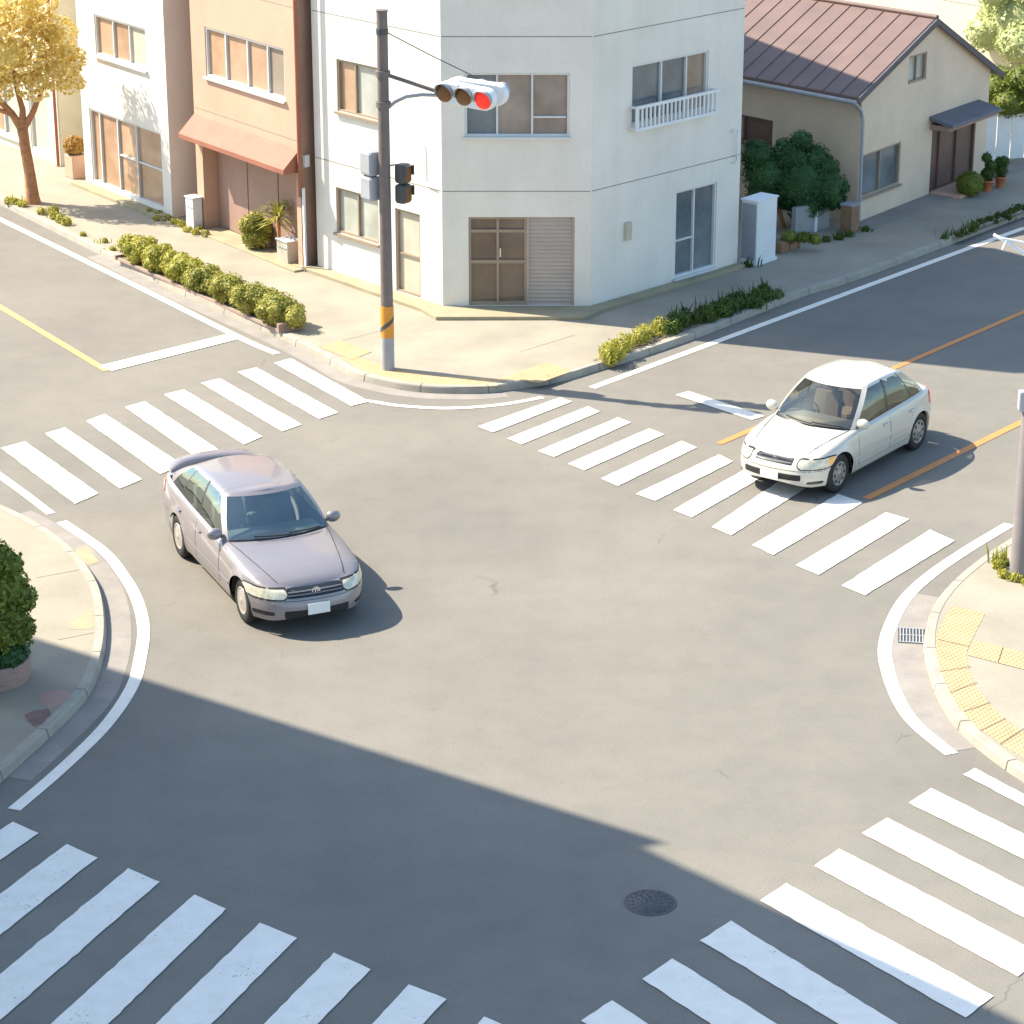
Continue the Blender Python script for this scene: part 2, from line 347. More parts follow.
def extend(P, d0, d1):
    a, b = P[0], P[1]; l = hypot(a[0]-b[0], a[1]-b[1]); s = ((a[0]-b[0])/l, (a[1]-b[1])/l)
    a2, b2 = P[-1], P[-2]; l2 = hypot(a2[0]-b2[0], a2[1]-b2[1]); s2 = ((a2[0]-b2[0])/l2, (a2[1]-b2[1])/l2)
    return [(a[0]+s[0]*d0, a[1]+s[1]*d0)]+P+[(a2[0]+s2[0]*d1, a2[1]+s2[1]*d1)]
def strip(name, P, w, z, m):
    L_ = offset(P, w/2); R_ = offset(P, -w/2); mb = MB()
    mb.grid([[(r[0],r[1],z),(l[0],l[1],z)] for l, r in zip(L_, R_)], 0, False, flip=True)
    return struct(mb.build(name, m))
def kerb(P, side, wid=.16, h=.13):
    """kerb stones along P (road side); side +1 = block on the left of the direction of P"""
    I = offset(P, wid*side); B1 = offset(P, .025*side); mb = MB()
    rows = [[(p[0],p[1],-.02),(b[0],b[1],h-.02),(c[0]*.6+b[0]*.4,c[1]*.6+b[1]*.4,h),(q[0],q[1],h+.001),(q[0],q[1],h-.1)] for p, b, c, q in zip(P, B1, offset(P, .05*side), I)]
    mb.grid(rows, 0, False, flip=(side > 0))
    # joints between stones
    acc = 0; jm = 1
    for i in range(1, len(P)):
        acc += hypot(P[i][0]-P[i-1][0], P[i][1]-P[i-1][1])
        if acc > 1.2:
            acc = 0; p, q = P[i], I[i]; dx, dy = P[i][0]-P[i-1][0], P[i][1]-P[i-1][1]; l = hypot(dx, dy); tx, ty = dx/l*.006, dy/l*.006
            o = offset(P, -.002*side)[i]
            mb.face([(o[0]-tx,o[1]-ty,0),(o[0]+tx,o[1]+ty,0),(o[0]+tx+(q[0]-o[0])*.18,o[1]+ty+(q[1]-o[1])*.18,h+.003),(o[0]-tx+(q[0]-o[0])*.18,o[1]-ty+(q[1]-o[1])*.18,h+.003)], 1)
            mb.face([(o[0]-tx+(q[0]-o[0])*.18,o[1]-ty+(q[1]-o[1])*.18,h+.003),(o[0]+tx+(q[0]-o[0])*.18,o[1]+ty+(q[1]-o[1])*.18,h+.003),(q[0]+tx,q[1]+ty,h+.003),(q[0]-tx,q[1]-ty,h+.003)], 1)
    struct(mb.build('kerb', [M['kerb'], M['joint']])); return I
sheet('ground', [(-700,-300),(700,-300),(700,1100),(-700,1100)], -.06, M['lot'])
sheet('road', [(-90,-60),(110,-60),(110,160),(-90,160)], 0, M['road'])
SW = .125
KC = crom([G(*q) for q in [(100,255),(185,297),(271,335),(319,359),(353,378),(390,388),(420,392.5),(449,394),(484,393.5),(518,389.5),(563,381.5),(600,370.5),(650,355),(706,335),(800,298),(860,279),(992,229),(1024,217)]])
KC = extend(KC, 60, 60)
IC = kerb(KC, 1)
sheet('pavement', IC+[(70,130),(-60,130)], SW, M['pave'])
KL = crom([G(*q) for q in [(0,510),(35,527),(67,549),(88,571),(102,596),(107,628),(104,660),(91,694),(67,722),(35,752),(0,784)]])
KL = extend(KL, 60, 40)
IL = kerb(KL, -1)
sheet('pavement', IL+[(-60,0),(-80,60)], SW, M['pave'])
KR = crom([G(*q) for q in [(1024,536.5),(1008,545.6),(976,567),(948,591),(930,616),(923,644),(927,672),(941,707.6),(965.6,739),(1001,767.5),(1024,783)]])
KR = extend(KR, 60, 40)
IR = kerb(KR, 1)
sheet('pavement', IR+[(40,0),(80,60)], SW, M['pave'])
# gutters
def band(name, a, b, z, m):
    mb = MB(); mb.grid([[(p[0],p[1],z),(q[0],q[1],z)] for p, q in zip(a, b)], 0, False)
    o = mb.build(name, m)
    me = o.data
    if me.polygons[0].normal.z < 0: me.flip_normals()
    return struct(o)
gc = KC[1:62]; band('gutter', gc, offset(gc, -.33), .003, M['gutter'])
i0 = min(range(len(KR)), key=lambda i: hypot(KR[i][0]-G(940,598)[0], KR[i][1]-G(940,598)[1])); i1 = min(range(len(KR)), key=lambda i: hypot(KR[i][0]-G(975,747)[0], KR[i][1]-G(975,747)[1]))
gr = KR[i0:i1+1]
WR_ = crom([G(*q) for q in [(1009.6,524.5),(965.6,551),(930,575.6),(905.8,598.5),(891.7,623),(884.8,647.7),(888,672),(898.7,700.6),(916,725),(951.5,754.4)]], 8)
def nearest(P, q): return min(P, key=lambda p: hypot(p[0]-q[0], p[1]-q[1]))
band('gutter', gr, [nearest(WR_, offset([gr[max(0,i-1)], gr[i], gr[min(len(gr)-1,i+1)]], -.6)[1]) for i in range(len(gr))], .003, M['gutter'])
gl = KL[4:70]; band('gutter', gl, offset(gl, .34), .003, M['gutter'])
for (pa, pb) in (((205,545),(226,536)), ((226,571),(255,563))): pass
# patches of newer concrete in the left gutter
sheet('gutter', [G(*q) for q in [(74,551),(86,546),(99,562),(86,567)]], .006, M['apron'])
# white lines
ZL = .008
def wl(pts, w=.16, n=7, ext=None):
    P = crom([G(*q) for q in pts], n)
    if ext: P = extend(P, *ext)
    return strip('edge_line', P, w, ZL, M['white_paint'])
wl([(0,219.5),(140,288),(240,338),(277,354)], .17, 3, (30,0))
wl([(344,399.5),(370,401.5),(400,406),(449,408.5),(500,405),(543,397.5)], .13)
wl([(592,388),(700,348),(800,311),(1000,237),(1024,228.5)], .17, 2, (0,40))
wl([(0,476),(25,494),(51,514)], .15, 3, (30,0))
wl([(61.5,522),(102,550),(123,575),(137,600),(143.5,628),(140.6,656),(132,687),(105.5,726),(63,768),(14,810)], .175)
o = strip('edge_line', WR_, .19, ZL, M['white_paint'])
def cline(a, b, w, e0=0, e1=0, name='centre_line', m='orange_paint', z=.008):
    return strip(name, extend([G(*a), G(*b)], max(e0,.001), max(e1,.001)), w, z, M[m])
cline((0,307),(107,371), .15, 30, 0)
cline((719,444),(1022,313), .13, 0, 40, m='orange_line')
cline((866,499),(1018,424), .15, 0, 40, m='orange_line')
def sline(a, b, w): return strip('stop_line', [G(*a), G(*b)], w, .012, M['white_paint'])
sline((105,369),(237,336), .42)
sline((682,393.5),(758,418.5), .33)
# crosswalks: each stripe is a quad on the road
def crosswalk(quads):
    mb = MB()
    for q in quads:
        # ragged hand laid edges
        P = [np.array(p) for p in q]; ring = []
        for i in range(4):
            a, b = P[i], P[(i+1)%4]; n = 4
            n = max(3, int(np.linalg.norm(b-a)/.12))
            for k in range(n):
                p = a+(b-a)*k/n; j = .004
                ring.append((p[0]+random.gauss(0, j), p[1]+random.gauss(0, j)))
        n = len(ring); ar = sum(ring[i][0]*ring[(i+1)%n][1]-ring[(i+1)%n][0]*ring[i][1] for i in range(n))
        if ar < 0: ring = ring[::-1]
        mb.face([(p[0], p[1], .0125) for p in ring])
    return struct(mb.build('crosswalk', M['white_paint']))
def q4(*p): return [G(*x) for x in p]
A_l = [(1,448.5),(45,434),(86,421.5),(125,407.5),(164,395),(201,383.5),(237.5,372.5),(274,363.5)]
A_t = [(25,442),(65,428),(105,414.5),(145,402),(184,390),(220,379),(256.5,368),(291,359)]
A_b = [(98.5,494),(142,480),(183,465.5),(222,452.5),(262.5,437),(302,425),(338,413),(369,402)]
A_c = [(75,504.5),(120,489),(160,474.5),(200,460.5),(244,445),(282.5,432),(319,419.5),(351,406.5)]
crosswalk([q4(a,b,c,d) for a,b,c,d in zip(A_l,A_t,A_b,A_c)])
B_l = [(478,427),(507.4,439),(537.8,451.6),(568,464.3),(601,479),(636,494.5),(673,510.5),(711.5,527.5),(752.5,545.6),(795.6,565.7),(841.5,586.3)]
B_t = [(560,398),(587.4,407),(618,418),(649,429),(681.7,441.4),(719,455),(750,467),(786,480.5),(823,496),(886,513),(930,530.3)]
B_t[7] = (783,479); B_t[8] = (838,494.5)
B_b = [(572,402),(600,412),(631,423),(664,435),(697,448),(733,462),(768,474.5),(806,488.5),(863,503),(909,520),(954.7,541.4)]
B_c = [(492.7,433),(522,445),(554,457.5),(584,471),(618,486.5),(655,501.5),(692,518),(731,536),(773,555.6),(818.6,575.6),(865,596)]
crosswalk([q4(a,b,c,d) for a,b,c,d in zip(B_l,B_t,B_b,B_c)])
def ext_stripe(a, b, a2, b2, L_):
    """near-ends a,b and a point further along each long edge; run the edges out to L_ metres"""
    A, B_, A2, B2 = G(*a), G(*b), G(*a2), G(*b2)
    def go(p, q): l = hypot(q[0]-p[0], q[1]-p[1]); return (p[0]+(q[0]-p[0])/l*L_, p[1]+(q[1]-p[1])/l*L_)
    return [A, B_, go(B_, B2), go(A, A2)]
S3 = [((12.5,822.5),(38.5,834),(0,831),(0,861)), ((66.5,845),(97.5,858.5),(0,895),(0,936)), ((128.5,869),(159.5,883),(0,975),(0,1021)),
      ((194,895.5),(226.5,909.5),(51.5,1024),(109,1024)), ((260,923.5),(297,938.5),(156.5,1024),(212.5,1024)), ((334,953.5),(371,970),(265,1024),(318,1024)),
      ((409,985),(446.5,1000),(373,1024),(424,1024)), ((484,1017.5),(522,1034),(448,1058),(497,1062))]
crosswalk([ext_stripe(*s, 3.6) for s in S3])
S4 = [((963.5,775),(974.5,769),(1024,807),(1024,795)), ((908.5,803.5),(931,789),(1024,860),(1024,835)), ((862,834),(887,818.5),(1024,918.5),(1024,889)),
      ((814,866.5),(839.5,849.5),(1004,970),(1024,946)), ((760.5,901.5),(786,884),(954.5,1012.5),(979.5,989.5)), ((700.5,941.5),(730.5,921.5),(837,1024),(882,1015)),
      ((642,980),(672,959),(709.5,1024),(775.5,1024)), ((581,1021.5),(612,1001),(600,1034),(647,1024))]
crosswalk([ext_stripe(*s, 3.15) for s in S4])
# tactile paving
TZ = SW+.004
def tac(poly): return sheet('tactile_paving', [G(*q, SW) for q in poly], TZ, M['tactile'])
to = crom([G(*q, SW) for q in [(952,605.5),(939,630),(935.7,651),(939,669),(948,690),(965.6,718),(994,739),(1024,758.7),(1060,778)]], 5)
ti = crom([G(*q, SW) for q in [(985,614),(973.5,637),(966.7,655),(972.7,679.4),(986.8,700.6),(1003,717),(1024,732),(1050,748),(1090,772)]], 5)
band('tactile_paving', to, ti, TZ, M['tactile'])
TZ = SW+.008; tac([(973.5,640.7),(1060,661.5),(1060,679),(967.4,655.5)])
TZ = SW+.008; tac([(319,347.5),(340.5,340.5),(372,352),(352,360)])
TZ = SW+.004; band('tactile_paving', crom([G(*q, SW) for q in [(340,358),(362,370),(390,380.5),(430,386),(470,387),(497,386)]], 5), crom([G(*q, SW) for q in [(357,357),(376,363),(398,369.5),(432,375),(470,377.5),(505,379)]], 5), TZ, M['tactile'])
TZ = SW+.008; tac([(500,379),(545.5,362.5),(572,371.5),(540,383)])
# joints in the tactile blocks and pavement
def jl(pairs, z, w=.012):
    mb = MB()
    for a, b in pairs:
        A, B_ = G(*a, SW), G(*b, SW); dx, dy = B_[0]-A[0], B_[1]-A[1]; l = hypot(dx, dy); nx, ny = -dy/l*w/2, dx/l*w/2
        mb.face([(A[0]-nx,A[1]-ny,z),(B_[0]-nx,B_[1]-ny,z),(B_[0]+nx,B_[1]+ny,z),(A[0]+nx,A[1]+ny,z)])
    struct(mb.build('paving_joint', M['joint']))
TZ = SW+.008
jl([((940,672),(971,667)),((950,693),(977,683)),((964,712),(990,703)),((980,731),(1006,719)),((1000,745),(1024,729)),((1003,648),(998,663)),((938,640),(969,647))], TZ+.004, .01)
jl([((319,347),(380,331)),((352,360),(372,352)),((36,578),(79,570)),((58,640),(98,632)),((520,352),(575,335))], SW+.003, .008)
# repair patches on the left pavement
def blot(px, py, rx, ry, m, z=SW+.003):
    c = G(px, py, SW); pts = []; ph = random.random()*6
    for k in range(26):
        a = 2*pi*k/26; w = 1+.16*sin(3*a+ph)+.08*sin(7*a)
        pts.append((c[0]+rx*w*cos(a), c[1]+ry*w*sin(a)))
    sheet('pavement_patch', pts, z, M[m])
blot(38,717,.15,.25,'stain'); blot(54,698,.20,.28,'brown_panel', SW+.002); blot(84,622,.17,.32,'apron')
# ------------------------------------------------------------------ street ironwork
t = thing('manhole_cover', 'round dark iron manhole cover in the shaded asphalt', 'manhole cover', (*G(650,903), 0))
mb = MB(); mb.lathe([(.30,.0),(.30,.009),(.275,.009),(.275,.004)], n=40); mb.build('rim', M['iron'], t)
mb = MB(); mb.lathe([(.272,.0),(.272,.008),(.0001,.008)], n=40)
for r in (.05,.1,.15,.2,.245):
    for k in range(int(r*60)+3):
        a = 2*pi*k/(int(r*60)+3); mb.box((r*cos(a), r*sin(a), .010), (.022,.03,.006), a)
mb.build('lid', M['iron'], t)
gx, gy = G(913,636.5); t = thing('drain_grate', 'small slotted drain grate set in the curved concrete gutter', 'drain grate', (gx,gy,0), radians(-8))
mb = MB(); mb.box((0,0,.006),(.42,.52,.008)); mb.build('recess', M['joint'], t)
mb = MB()
for i in range(-4,5): mb.box((i*.045,0,.015),(.016,.5,.012))
for j in (-.25,0,.25): mb.box((0,j,.017),(.40,.02,.012))
mb.build('grating', M['grey_metal'], t)
# ------------------------------------------------------------------ walls with openings
class Wall:
    def __init__(s, A, B, z0=SW):
        s.A = A; s.B = B; s.L = hypot(B[0]-A[0], B[1]-A[1]); s.u = ((B[0]-A[0])/s.L, (B[1]-A[1])/s.L); s.n = (s.u[1], -s.u[0]); s.rz = atan2(s.u[1], s.u[0])
    def p(s, a, d, z): return (s.A[0]+s.u[0]*a+s.n[0]*d, s.A[1]+s.u[1]*a+s.n[1]*d, z)
    def box(s, mb, a0, a1, z0, z1, d0, d1, m=0): mb.box(s.p((a0+a1)/2, (d0+d1)/2, (z0+z1)/2), (a1-a0, d1-d0, z1-z0), s.rz, m)
    def facade(s, mb, z0, z1, ops, depth=.14, m=0):
        dep0 = depth; X = sorted({0, s.L, *[o[0] for o in ops], *[o[1] for o in ops]}); Z = sorted({z0, z1, *[o[2] for o in ops], *[o[3] for o in ops]})
        for i in range(len(X)-1):
            for j in range(len(Z)-1):
                cx, cz = (X[i]+X[i+1])/2, (Z[j]+Z[j+1])/2
                if any(o[0] < cx < o[1] and o[2] < cz < o[3] for o in ops): continue
                mb.face([s.p(X[i],0,Z[j]), s.p(X[i+1],0,Z[j]), s.p(X[i+1],0,Z[j+1]), s.p(X[i],0,Z[j+1])], m)
        for op in ops:
            a0,a1,c0,c1 = op[:4]; depth = op[4] if len(op) > 4 else dep0
            for q in (((a0,c0),(a1,c0)),((a1,c0),(a1,c1)),((a1,c1),(a0,c1)),((a0,c1),(a0,c0))):
                (x,z),(x2,z2) = q; mb.face([s.p(x,0,z), s.p(x,-depth,z), s.p(x2,-depth,z2), s.p(x2,0,z2)], m)
            mb.face([s.p(a0,-depth,c0), s.p(a1,-depth,c0), s.p(a1,-depth,c1), s.p(a0,-depth,c1)], m)
def window(w, parent, o, panes, frame='alu', sill=True, split=None, depth=.14, name='window'):
    """frame in the opening, panes as sub-parts; panes = list of (fraction, material[, lower material])"""
    a0, a1, z0, z1 = o[:4]; fw = .045; mb = MB()
    w.box(mb, a0+.002, a0+fw, z0+.002, z1-.002, -.10, -.02); w.box(mb, a1-fw, a1-.002, z0+.002, z1-.002, -.10, -.02)
    w.box(mb, a0+fw, a1-fw, z0+.002, z0+fw, -.10, -.02); w.box(mb, a0+fw, a1-fw, z1-fw, z1-.002, -.10, -.02)
    if sill: w.box(mb, a0-.04, a1+.04, z0-.05, z0-.004, .002, .07)
    x = a0+fw; tot = a1-a0-2*fw; cuts = []
    for i, pn in enumerate(panes):
        x2 = x+tot*pn[0]; cuts.append((x, x2, pn)); x = x2
    for (x, x2, pn) in cuts[:-1]: w.box(mb, x2-.02, x2+.02, z0+fw, z1-fw, -.098, -.03)
    if split:
        for (x, x2, pn), k in zip(cuts, split):
            if k: w.box(mb, x+.02, x2-.02, z0+(z1-z0)*k-.018, z0+(z1-z0)*k+.018, -.096, -.045)
    f = mb.build(name, M[frame], parent)
    for (x, x2, pn) in cuts:
        mb = MB(); mb.face([w.p(x,-.085,z0+fw), w.p(x2,-.085,z0+fw), w.p(x2,-.085,z1-fw), w.p(x,-.085,z1-fw)])
        mb.build('pane', M[pn[1]], f)
    return f
def joints(w, parent, zs, a0=0, a1=None):
    for z in zs:
        mb = MB(); w.box(mb, a0, a1 or w.L, z-.009, z+.009, -.01, .003); mb.build('wall_joint', M['wjoint'], parent)
# ---- corner building
cb = thing('corner_building', 'tall cream corner building with chamfered face, brown glass doors and a beige shutter', 'building')
P1, P2, P3, P4 = (-4.095,53.09), (-1.38,50.02), (1.56,50.02), (4.77,53.34); P5, P6 = (-.1,59.2), (-.5,58.0)
WL, WC, WRt = Wall(P1,P2), Wall(P2,P3), Wall(P3,P4)
HT = 12.2
mb = MB()
oL = [(.80,2.16,3.62,4.69),(.68,2.08,1.06,2.02),(2.62,3.41,.20,1.93)]
oC = [(.46,2.50,3.62,4.87),(.52,2.62,.20,2.01)]
oR = [(1.15,3.50,3.66,4.86),(2.57,3.88,.26,2.08)]
WL.facade(mb, 0, HT, oL+[(.8,3.2,6.4,7.7)]); WC.facade(mb, 0, HT, oC+[(.46,2.5,6.4,7.7)]); WRt.facade(mb, 0, HT, oR+[(1.15,3.5,6.4,7.7)])
for a, b in ((P4,P5),(P5,P6),(P6,P1)): Wall(a,b).facade(mb, 0, HT, [])
mb.build('wall', M['cream'], cb)
mb = MB(); mb.prism([P1,P2,P3,P4,P5,P6], HT-.25, HT-.2); mb.build('roof', M['grey_concrete'], cb)
window(WL, cb, oL[0], [(.42,'pane_orange'),(.58,'pane_pale')], 'tan_alu')
window(WL, cb, oL[1], [(.5,'pane_pale'),(.5,'pane_pale')], 'tan_alu')
f = window(WL, cb, oL[2], [(1,'curtain')], 'tan_alu', sill=False, split=[.47], name='door')
window(WC, cb, oC[0], [(.30,'pane_blue'),(.35,'pane_tan'),(.35,'pane_tan')], 'alu', split=[0,0,.3])
window(WRt, cb, oR[0], [(.39,'pane_blue'),(.34,'pane_blue'),(.27,'pane_tan')], 'alu', sill=False)
window(WRt, cb, oR[1], [(.47,'pane_blue'),(.53,'pane_blue')], 'alu', split=[.42,0], sill=True)
window(WL, cb, (.8,3.2,6.4,7.7), [(.5,'pane_pale'),(.5,'pane_tan')]); window(WC, cb, (.46,2.5,6.4,7.7), [(.5,'pane_blue'),(.5,'pane_tan')]); window(WRt, cb, (1.15,3.5,6.4,7.7), [(.5,'pane_blue'),(.5,'pane_blue')])
# chamfer doors
a0, a1, z0, z1 = oC[1]; am = a0+(a1-a0)*.55
mb = MB()
for q in ((a0+.002,a0+.05,z0,z1-.002),(am-.05,am-.002,z0,z1-.002),((a0+am)/2-.025,(a0+am)/2+.025,z0,z1-.05),(a0+.05,am-.05,z1-.05,z1-.002),(a0+.05,am-.05,z1-.32,z1-.26),(a0+.05,am-.05,z0+.86,z0+.93),(a0+.05,am-.05,z0,z0+.08)):
    WC.box(mb, *q, -.10-(q[0]>a0+.06)*.001, -.03-(q[1]-q[0]>.5)*.004)
dr = mb.build('door', M['tan_alu'], cb)
for (x, x2) in ((a0+.05,(a0+am)/2-.025),((a0+am)/2+.025,am-.05)):
    for (c0, c1, mm) in ((z0+.08,z0+.86,'pane_brown'),(z0+.93,z1-.32,'pane_brown'),(z1-.26,z1-.05,'pane_brown')):
        mb = MB(); mb.face([WC.p(x,-.085,c0),WC.p(x2,-.085,c0),WC.p(x2,-.085,c1),WC.p(x,-.085,c1)]); mb.build('pane', M[mm], dr)
mb = MB(); WC.box(mb, (a0+am)/2+.04,(a0+am)/2+.06, z0+1.0, z0+1.18, -.028, 0); mb.build('handle', M['chrome'], dr)
mb = MB(); n = 22; WC.box(mb, am+.0, am+.04, z0, z1-.002, -.11, -.02); WC.box(mb, a1-.04, a1-.002, z0, z1-.002, -.11, -.02)
for k in range(n):
    h = (z1-z0-.004)/n; zz = z0+k*h
    mb.face([WC.p(am+.04,-.04,zz),WC.p(a1-.04,-.04,zz),WC.p(a1-.04,-.065,zz+h*.85),WC.p(am+.04,-.065,zz+h*.85)]); mb.face([WC.p(am+.04,-.065,zz+h*.85),WC.p(a1-.04,-.065,zz+h*.85),WC.p(a1-.04,-.04,zz+h),WC.p(am+.04,-.04,zz+h)])
mb.build('shutter', M['shutter'], cb)
for w in (WL, WC, WRt): joints(w, cb, (2.53, 5.57, 8.6), .02, w.L-.02)
# balcony rail
rl = MB(); a0, a1 = 1.10, 3.62; zb, zt = 3.60, 4.04
for z in (zb, zt): WRt.box(rl, a0, a1, z-.03, z+.03, .14, .20)
for x in (a0, a1):
    WRt.box(rl, x-.02, x+.02, zb, zb+.03, 0, .14); WRt.box(rl, x-.02, x+.02, zt-.02, zt+.02, 0, .14)
rr = rl.build('balcony_rail', M['white_metal'], cb)
mb = MB(); n = 20
for k in range(n): x = a0+(a1-a0)*(k+.5)/n; WRt.box(mb, x-.022, x+.022, zb+.03, zt-.03, .155, .185)
for x in (a0+.02,a1-.02): WRt.box(mb, x-.02, x+.02, zb+.03, zt-.03, .15, .19)
mb.build('baluster', M['white_metal'], rr)
mb = MB(); mb.tube([WRt.p(4.27,.03,3.05),WRt.p(4.27,.08,3.1),WRt.p(4.40,.08,3.1),WRt.p(4.42,.07,2.9),WRt.p(4.42,.07,2.5),WRt.p(4.36,.07,2.4),WRt.p(4.3,.03,2.42)], .018, 8); mb.build('wall_conduit', M['white_metal'], cb)
mb = MB(); WRt.box(mb, .98, 1.14, 1.36, 1.72, .002, .08); mb.build('meter_box', M['curtain'], cb)
mb = MB(); mb.tube([WL.p(3.55,.03,3.4),WL.p(3.55,.05,3.3),WL.p(3.55,.05,2.75),WL.p(3.65,.05,2.62),WL.p(3.95,.03,2.56)], .012, 6); mb.build('cable', M['white_metal'], cb)
# concrete plinth and step
def offp(w, a, d): q = w.p(a, d, 0); return (q[0], q[1])
mb = MB(); mb.prism([offp(WL,-.5,.30),offp(WL,WL.L-.15,.45),offp(WC,-.12,.80),offp(WC,WC.L-.12,.78),offp(WRt,.02,.34),offp(WRt,WRt.L,.22),P4,P3,P2,P1], 0, .20)
mb.build('plinth', M['apron'], cb, bevel=.015)
# ---- peach building
pb = thing('peach_building', 'peach plastered building with terracotta awning over a brown shopfront', 'building')
Q1, Q2 = (-7.015,56.707), (-4.411,53.092); U = (.648,.762)
def add(a, b, k): return (a[0]+b[0]*k, a[1]+b[1]*k)
WP = Wall(Q1, Q2); oP = [(.62,3.94,3.62,4.70),(.42,4.30,.18,2.15)]
Wp2 = Wall(Q2, add(Q2,U,4.5)); Wp3 = Wall(add(Q2,U,4.5), add(Q1,U,4.5)); Wp4 = Wall(add(Q1,U,4.5), Q1)
mb = MB(); WP.facade(mb, 0, 9.2, [oP[0], (.30,4.28,.0,2.2,.38)], .14)
mb.build('wall', M['peach'], pb)
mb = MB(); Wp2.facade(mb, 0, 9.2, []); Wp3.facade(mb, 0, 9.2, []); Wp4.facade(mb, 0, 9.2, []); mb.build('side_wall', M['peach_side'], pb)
mb = MB(); mb.prism([Q1,Q2,add(Q2,U,4.5),add(Q1,U,4.5)], 9.0, 9.05); mb.build('roof', M['grey_concrete'], pb)
f = window(WP, pb, oP[0], [(.245,'pane_orange'),(.285,'pane_orange'),(.26,'pane_orange'),(.21,'pane_tan')], 'alu')
joints(WP, pb, (2.85, 5.6), .05, WP.L-.1)
# shopfront panels proud of the wall foot, flanked by posts
mb = MB(); n = 6
for k in range(n):
    x0 = .42+(3.9/n)*k; WP.box(mb, x0-.05+.006, x0-.05+3.86/n-.006, .18, 2.19, -.375, -.34+.012*(k%2))
mb.build('shopfront_panel', M['brown_panel'], pb)
mb = MB()
z1_, z2_ = 2.68, 2.30
for (d, zz) in ((0,0),):
    vs = [WP.p(-.02,.0,z1_),WP.p(4.44,.0,z1_),WP.p(4.44,.40,z2_),WP.p(-.02,.40,z2_),WP.p(-.02,.0,z1_-.06),WP.p(4.44,.0,z1_-.06),WP.p(4.44,.40,z2_-.10),WP.p(-.02,.40,z2_-.10)]
    mb.raw(vs, [(0,3,2,1),(4,5,6,7),(3,7,6,2),(0,4,7,3),(1,2,6,5)])
mb.face([WP.p(-.02,0.002,z1_-.06),WP.p(-.02,.40,z2_-.1),WP.p(-.02,.002,z2_-.1)]); mb.face([WP.p(4.44,0.002,z1_-.06),WP.p(4.44,.002,z2_-.1),WP.p(4.44,.40,z2_-.1)])
mb.build('awning', M['awning'], pb)
mb = MB(); mb.tube([WP.p(4.52,.05,9),WP.p(4.52,.05,1.7)], .045, 10); mb.build('drainpipe', M['awning'], pb)
mb = MB(); mb.tube([WP.p(4.60,.02,1.9),WP.p(4.60,.02,.25),WP.p(4.62,.12,.2)], .035, 10); mb.build('drainpipe', M['white_metal'], pb)
mb = MB(); Wp2.box(mb, .08,.22,2.3,2.55,.002,.07); mb.build('meter_box', M['white_metal'], pb)
mb = MB(); mb.prism([offp(WP,-.05,.30),offp(WP,4.6,.30),offp(WP,4.6,.0),offp(WP,4.24,.0),offp(WP,4.24,-.34),offp(WP,.38,-.34),offp(WP,.38,.0),offp(WP,-.05,.0)], 0, .17); mb.build('step', M['apron'], pb, bevel=.015)
# ---- white building further left
wb = thing('white_building', 'bright white building with wide glazed shop doors beside the peach one', 'building')
R1, R2 = (-10.20,60.945), (-7.704,57.494); WW = Wall(R1, R2); oW = [(.90,3.38,3.36,4.30),(.38,3.88,.26,2.02)]
mb = MB(); WW.facade(mb, 0, 9, oW); w2 = Wall(R2, add(R2,U,6)); w2.facade(mb, 0, 9, []); Wall(add(R2,U,6), add(R1,U,6)).facade(mb, 0, 9, []); Wall(add(R1,U,6), R1).facade(mb, 0, 9, [])
mb.build('wall', M['cream'], wb)
mb = MB(); mb.prism([R1,R2,add(R2,U,6),add(R1,U,6)], 8.8, 8.85); mb.build('roof', M['grey_concrete'], wb)
window(WW, wb, oW[0], [(.34,'pane_orange'),(.33,'pane_orange'),(.33,'curtain')], 'alu')
window(WW, wb, oW[1], [(.12,'pane_orange'),(.26,'pane_orange'),(.27,'pane_orange'),(.35,'pane_orange')], 'alu', sill=False, split=[0,0,.5,.5], name='shop_window')
mb = MB(); mb.prism([offp(WW,-.1,.35),offp(WW,WW.L+.1,.35),offp(WW,WW.L+.1,.003),offp(WW,-.1,.003)], 0, .19); mb.build('step', M['apron'], wb)
# ---- pale far building at the left edge
fb = thing('pale_building', 'pale yellow building set back behind the street tree', 'building')
T1, T2 = (-17.4,71.3), (-11.05,62.75); WF = Wall(T1, T2)
mb = MB(); oF = [(6.6,8.2,3.3,4.4),(6.6,8.4,.4,2.1),(9.0,10.0,.3,2.2)]; WF.facade(mb, 0, 8.5, oF); Wall(T2, add(T2,U,5)).facade(mb, 0, 8.5, []); Wall(add(T2,U,5), add(T1,U,5)).facade(mb,0,8.5,[]); Wall(add(T1,U,5),T1).facade(mb,0,8.5,[])
mb.build('wall', M['palewall'], fb)
mb = MB(); mb.prism([T1,T2,add(T2,U,5),add(T1,U,5)], 8.3, 8.35); mb.build('roof', M['grey_concrete'], fb)
window(WF, fb, oF[0], [(.5,'pane_orange'),(.5,'curtain')]); window(WF, fb, oF[1], [(.5,'pane_orange'),(.5,'pane_pale')]); window(WF, fb, oF[2], [(1,'curtain')], sill=False, name='door')
mb = MB(); mb.tube([WF.p(WF.L-.12,.06,8.3),WF.p(WF.L-.12,.06,.13)], .04, 8); mb.build('drainpipe', M['awning'], fb)
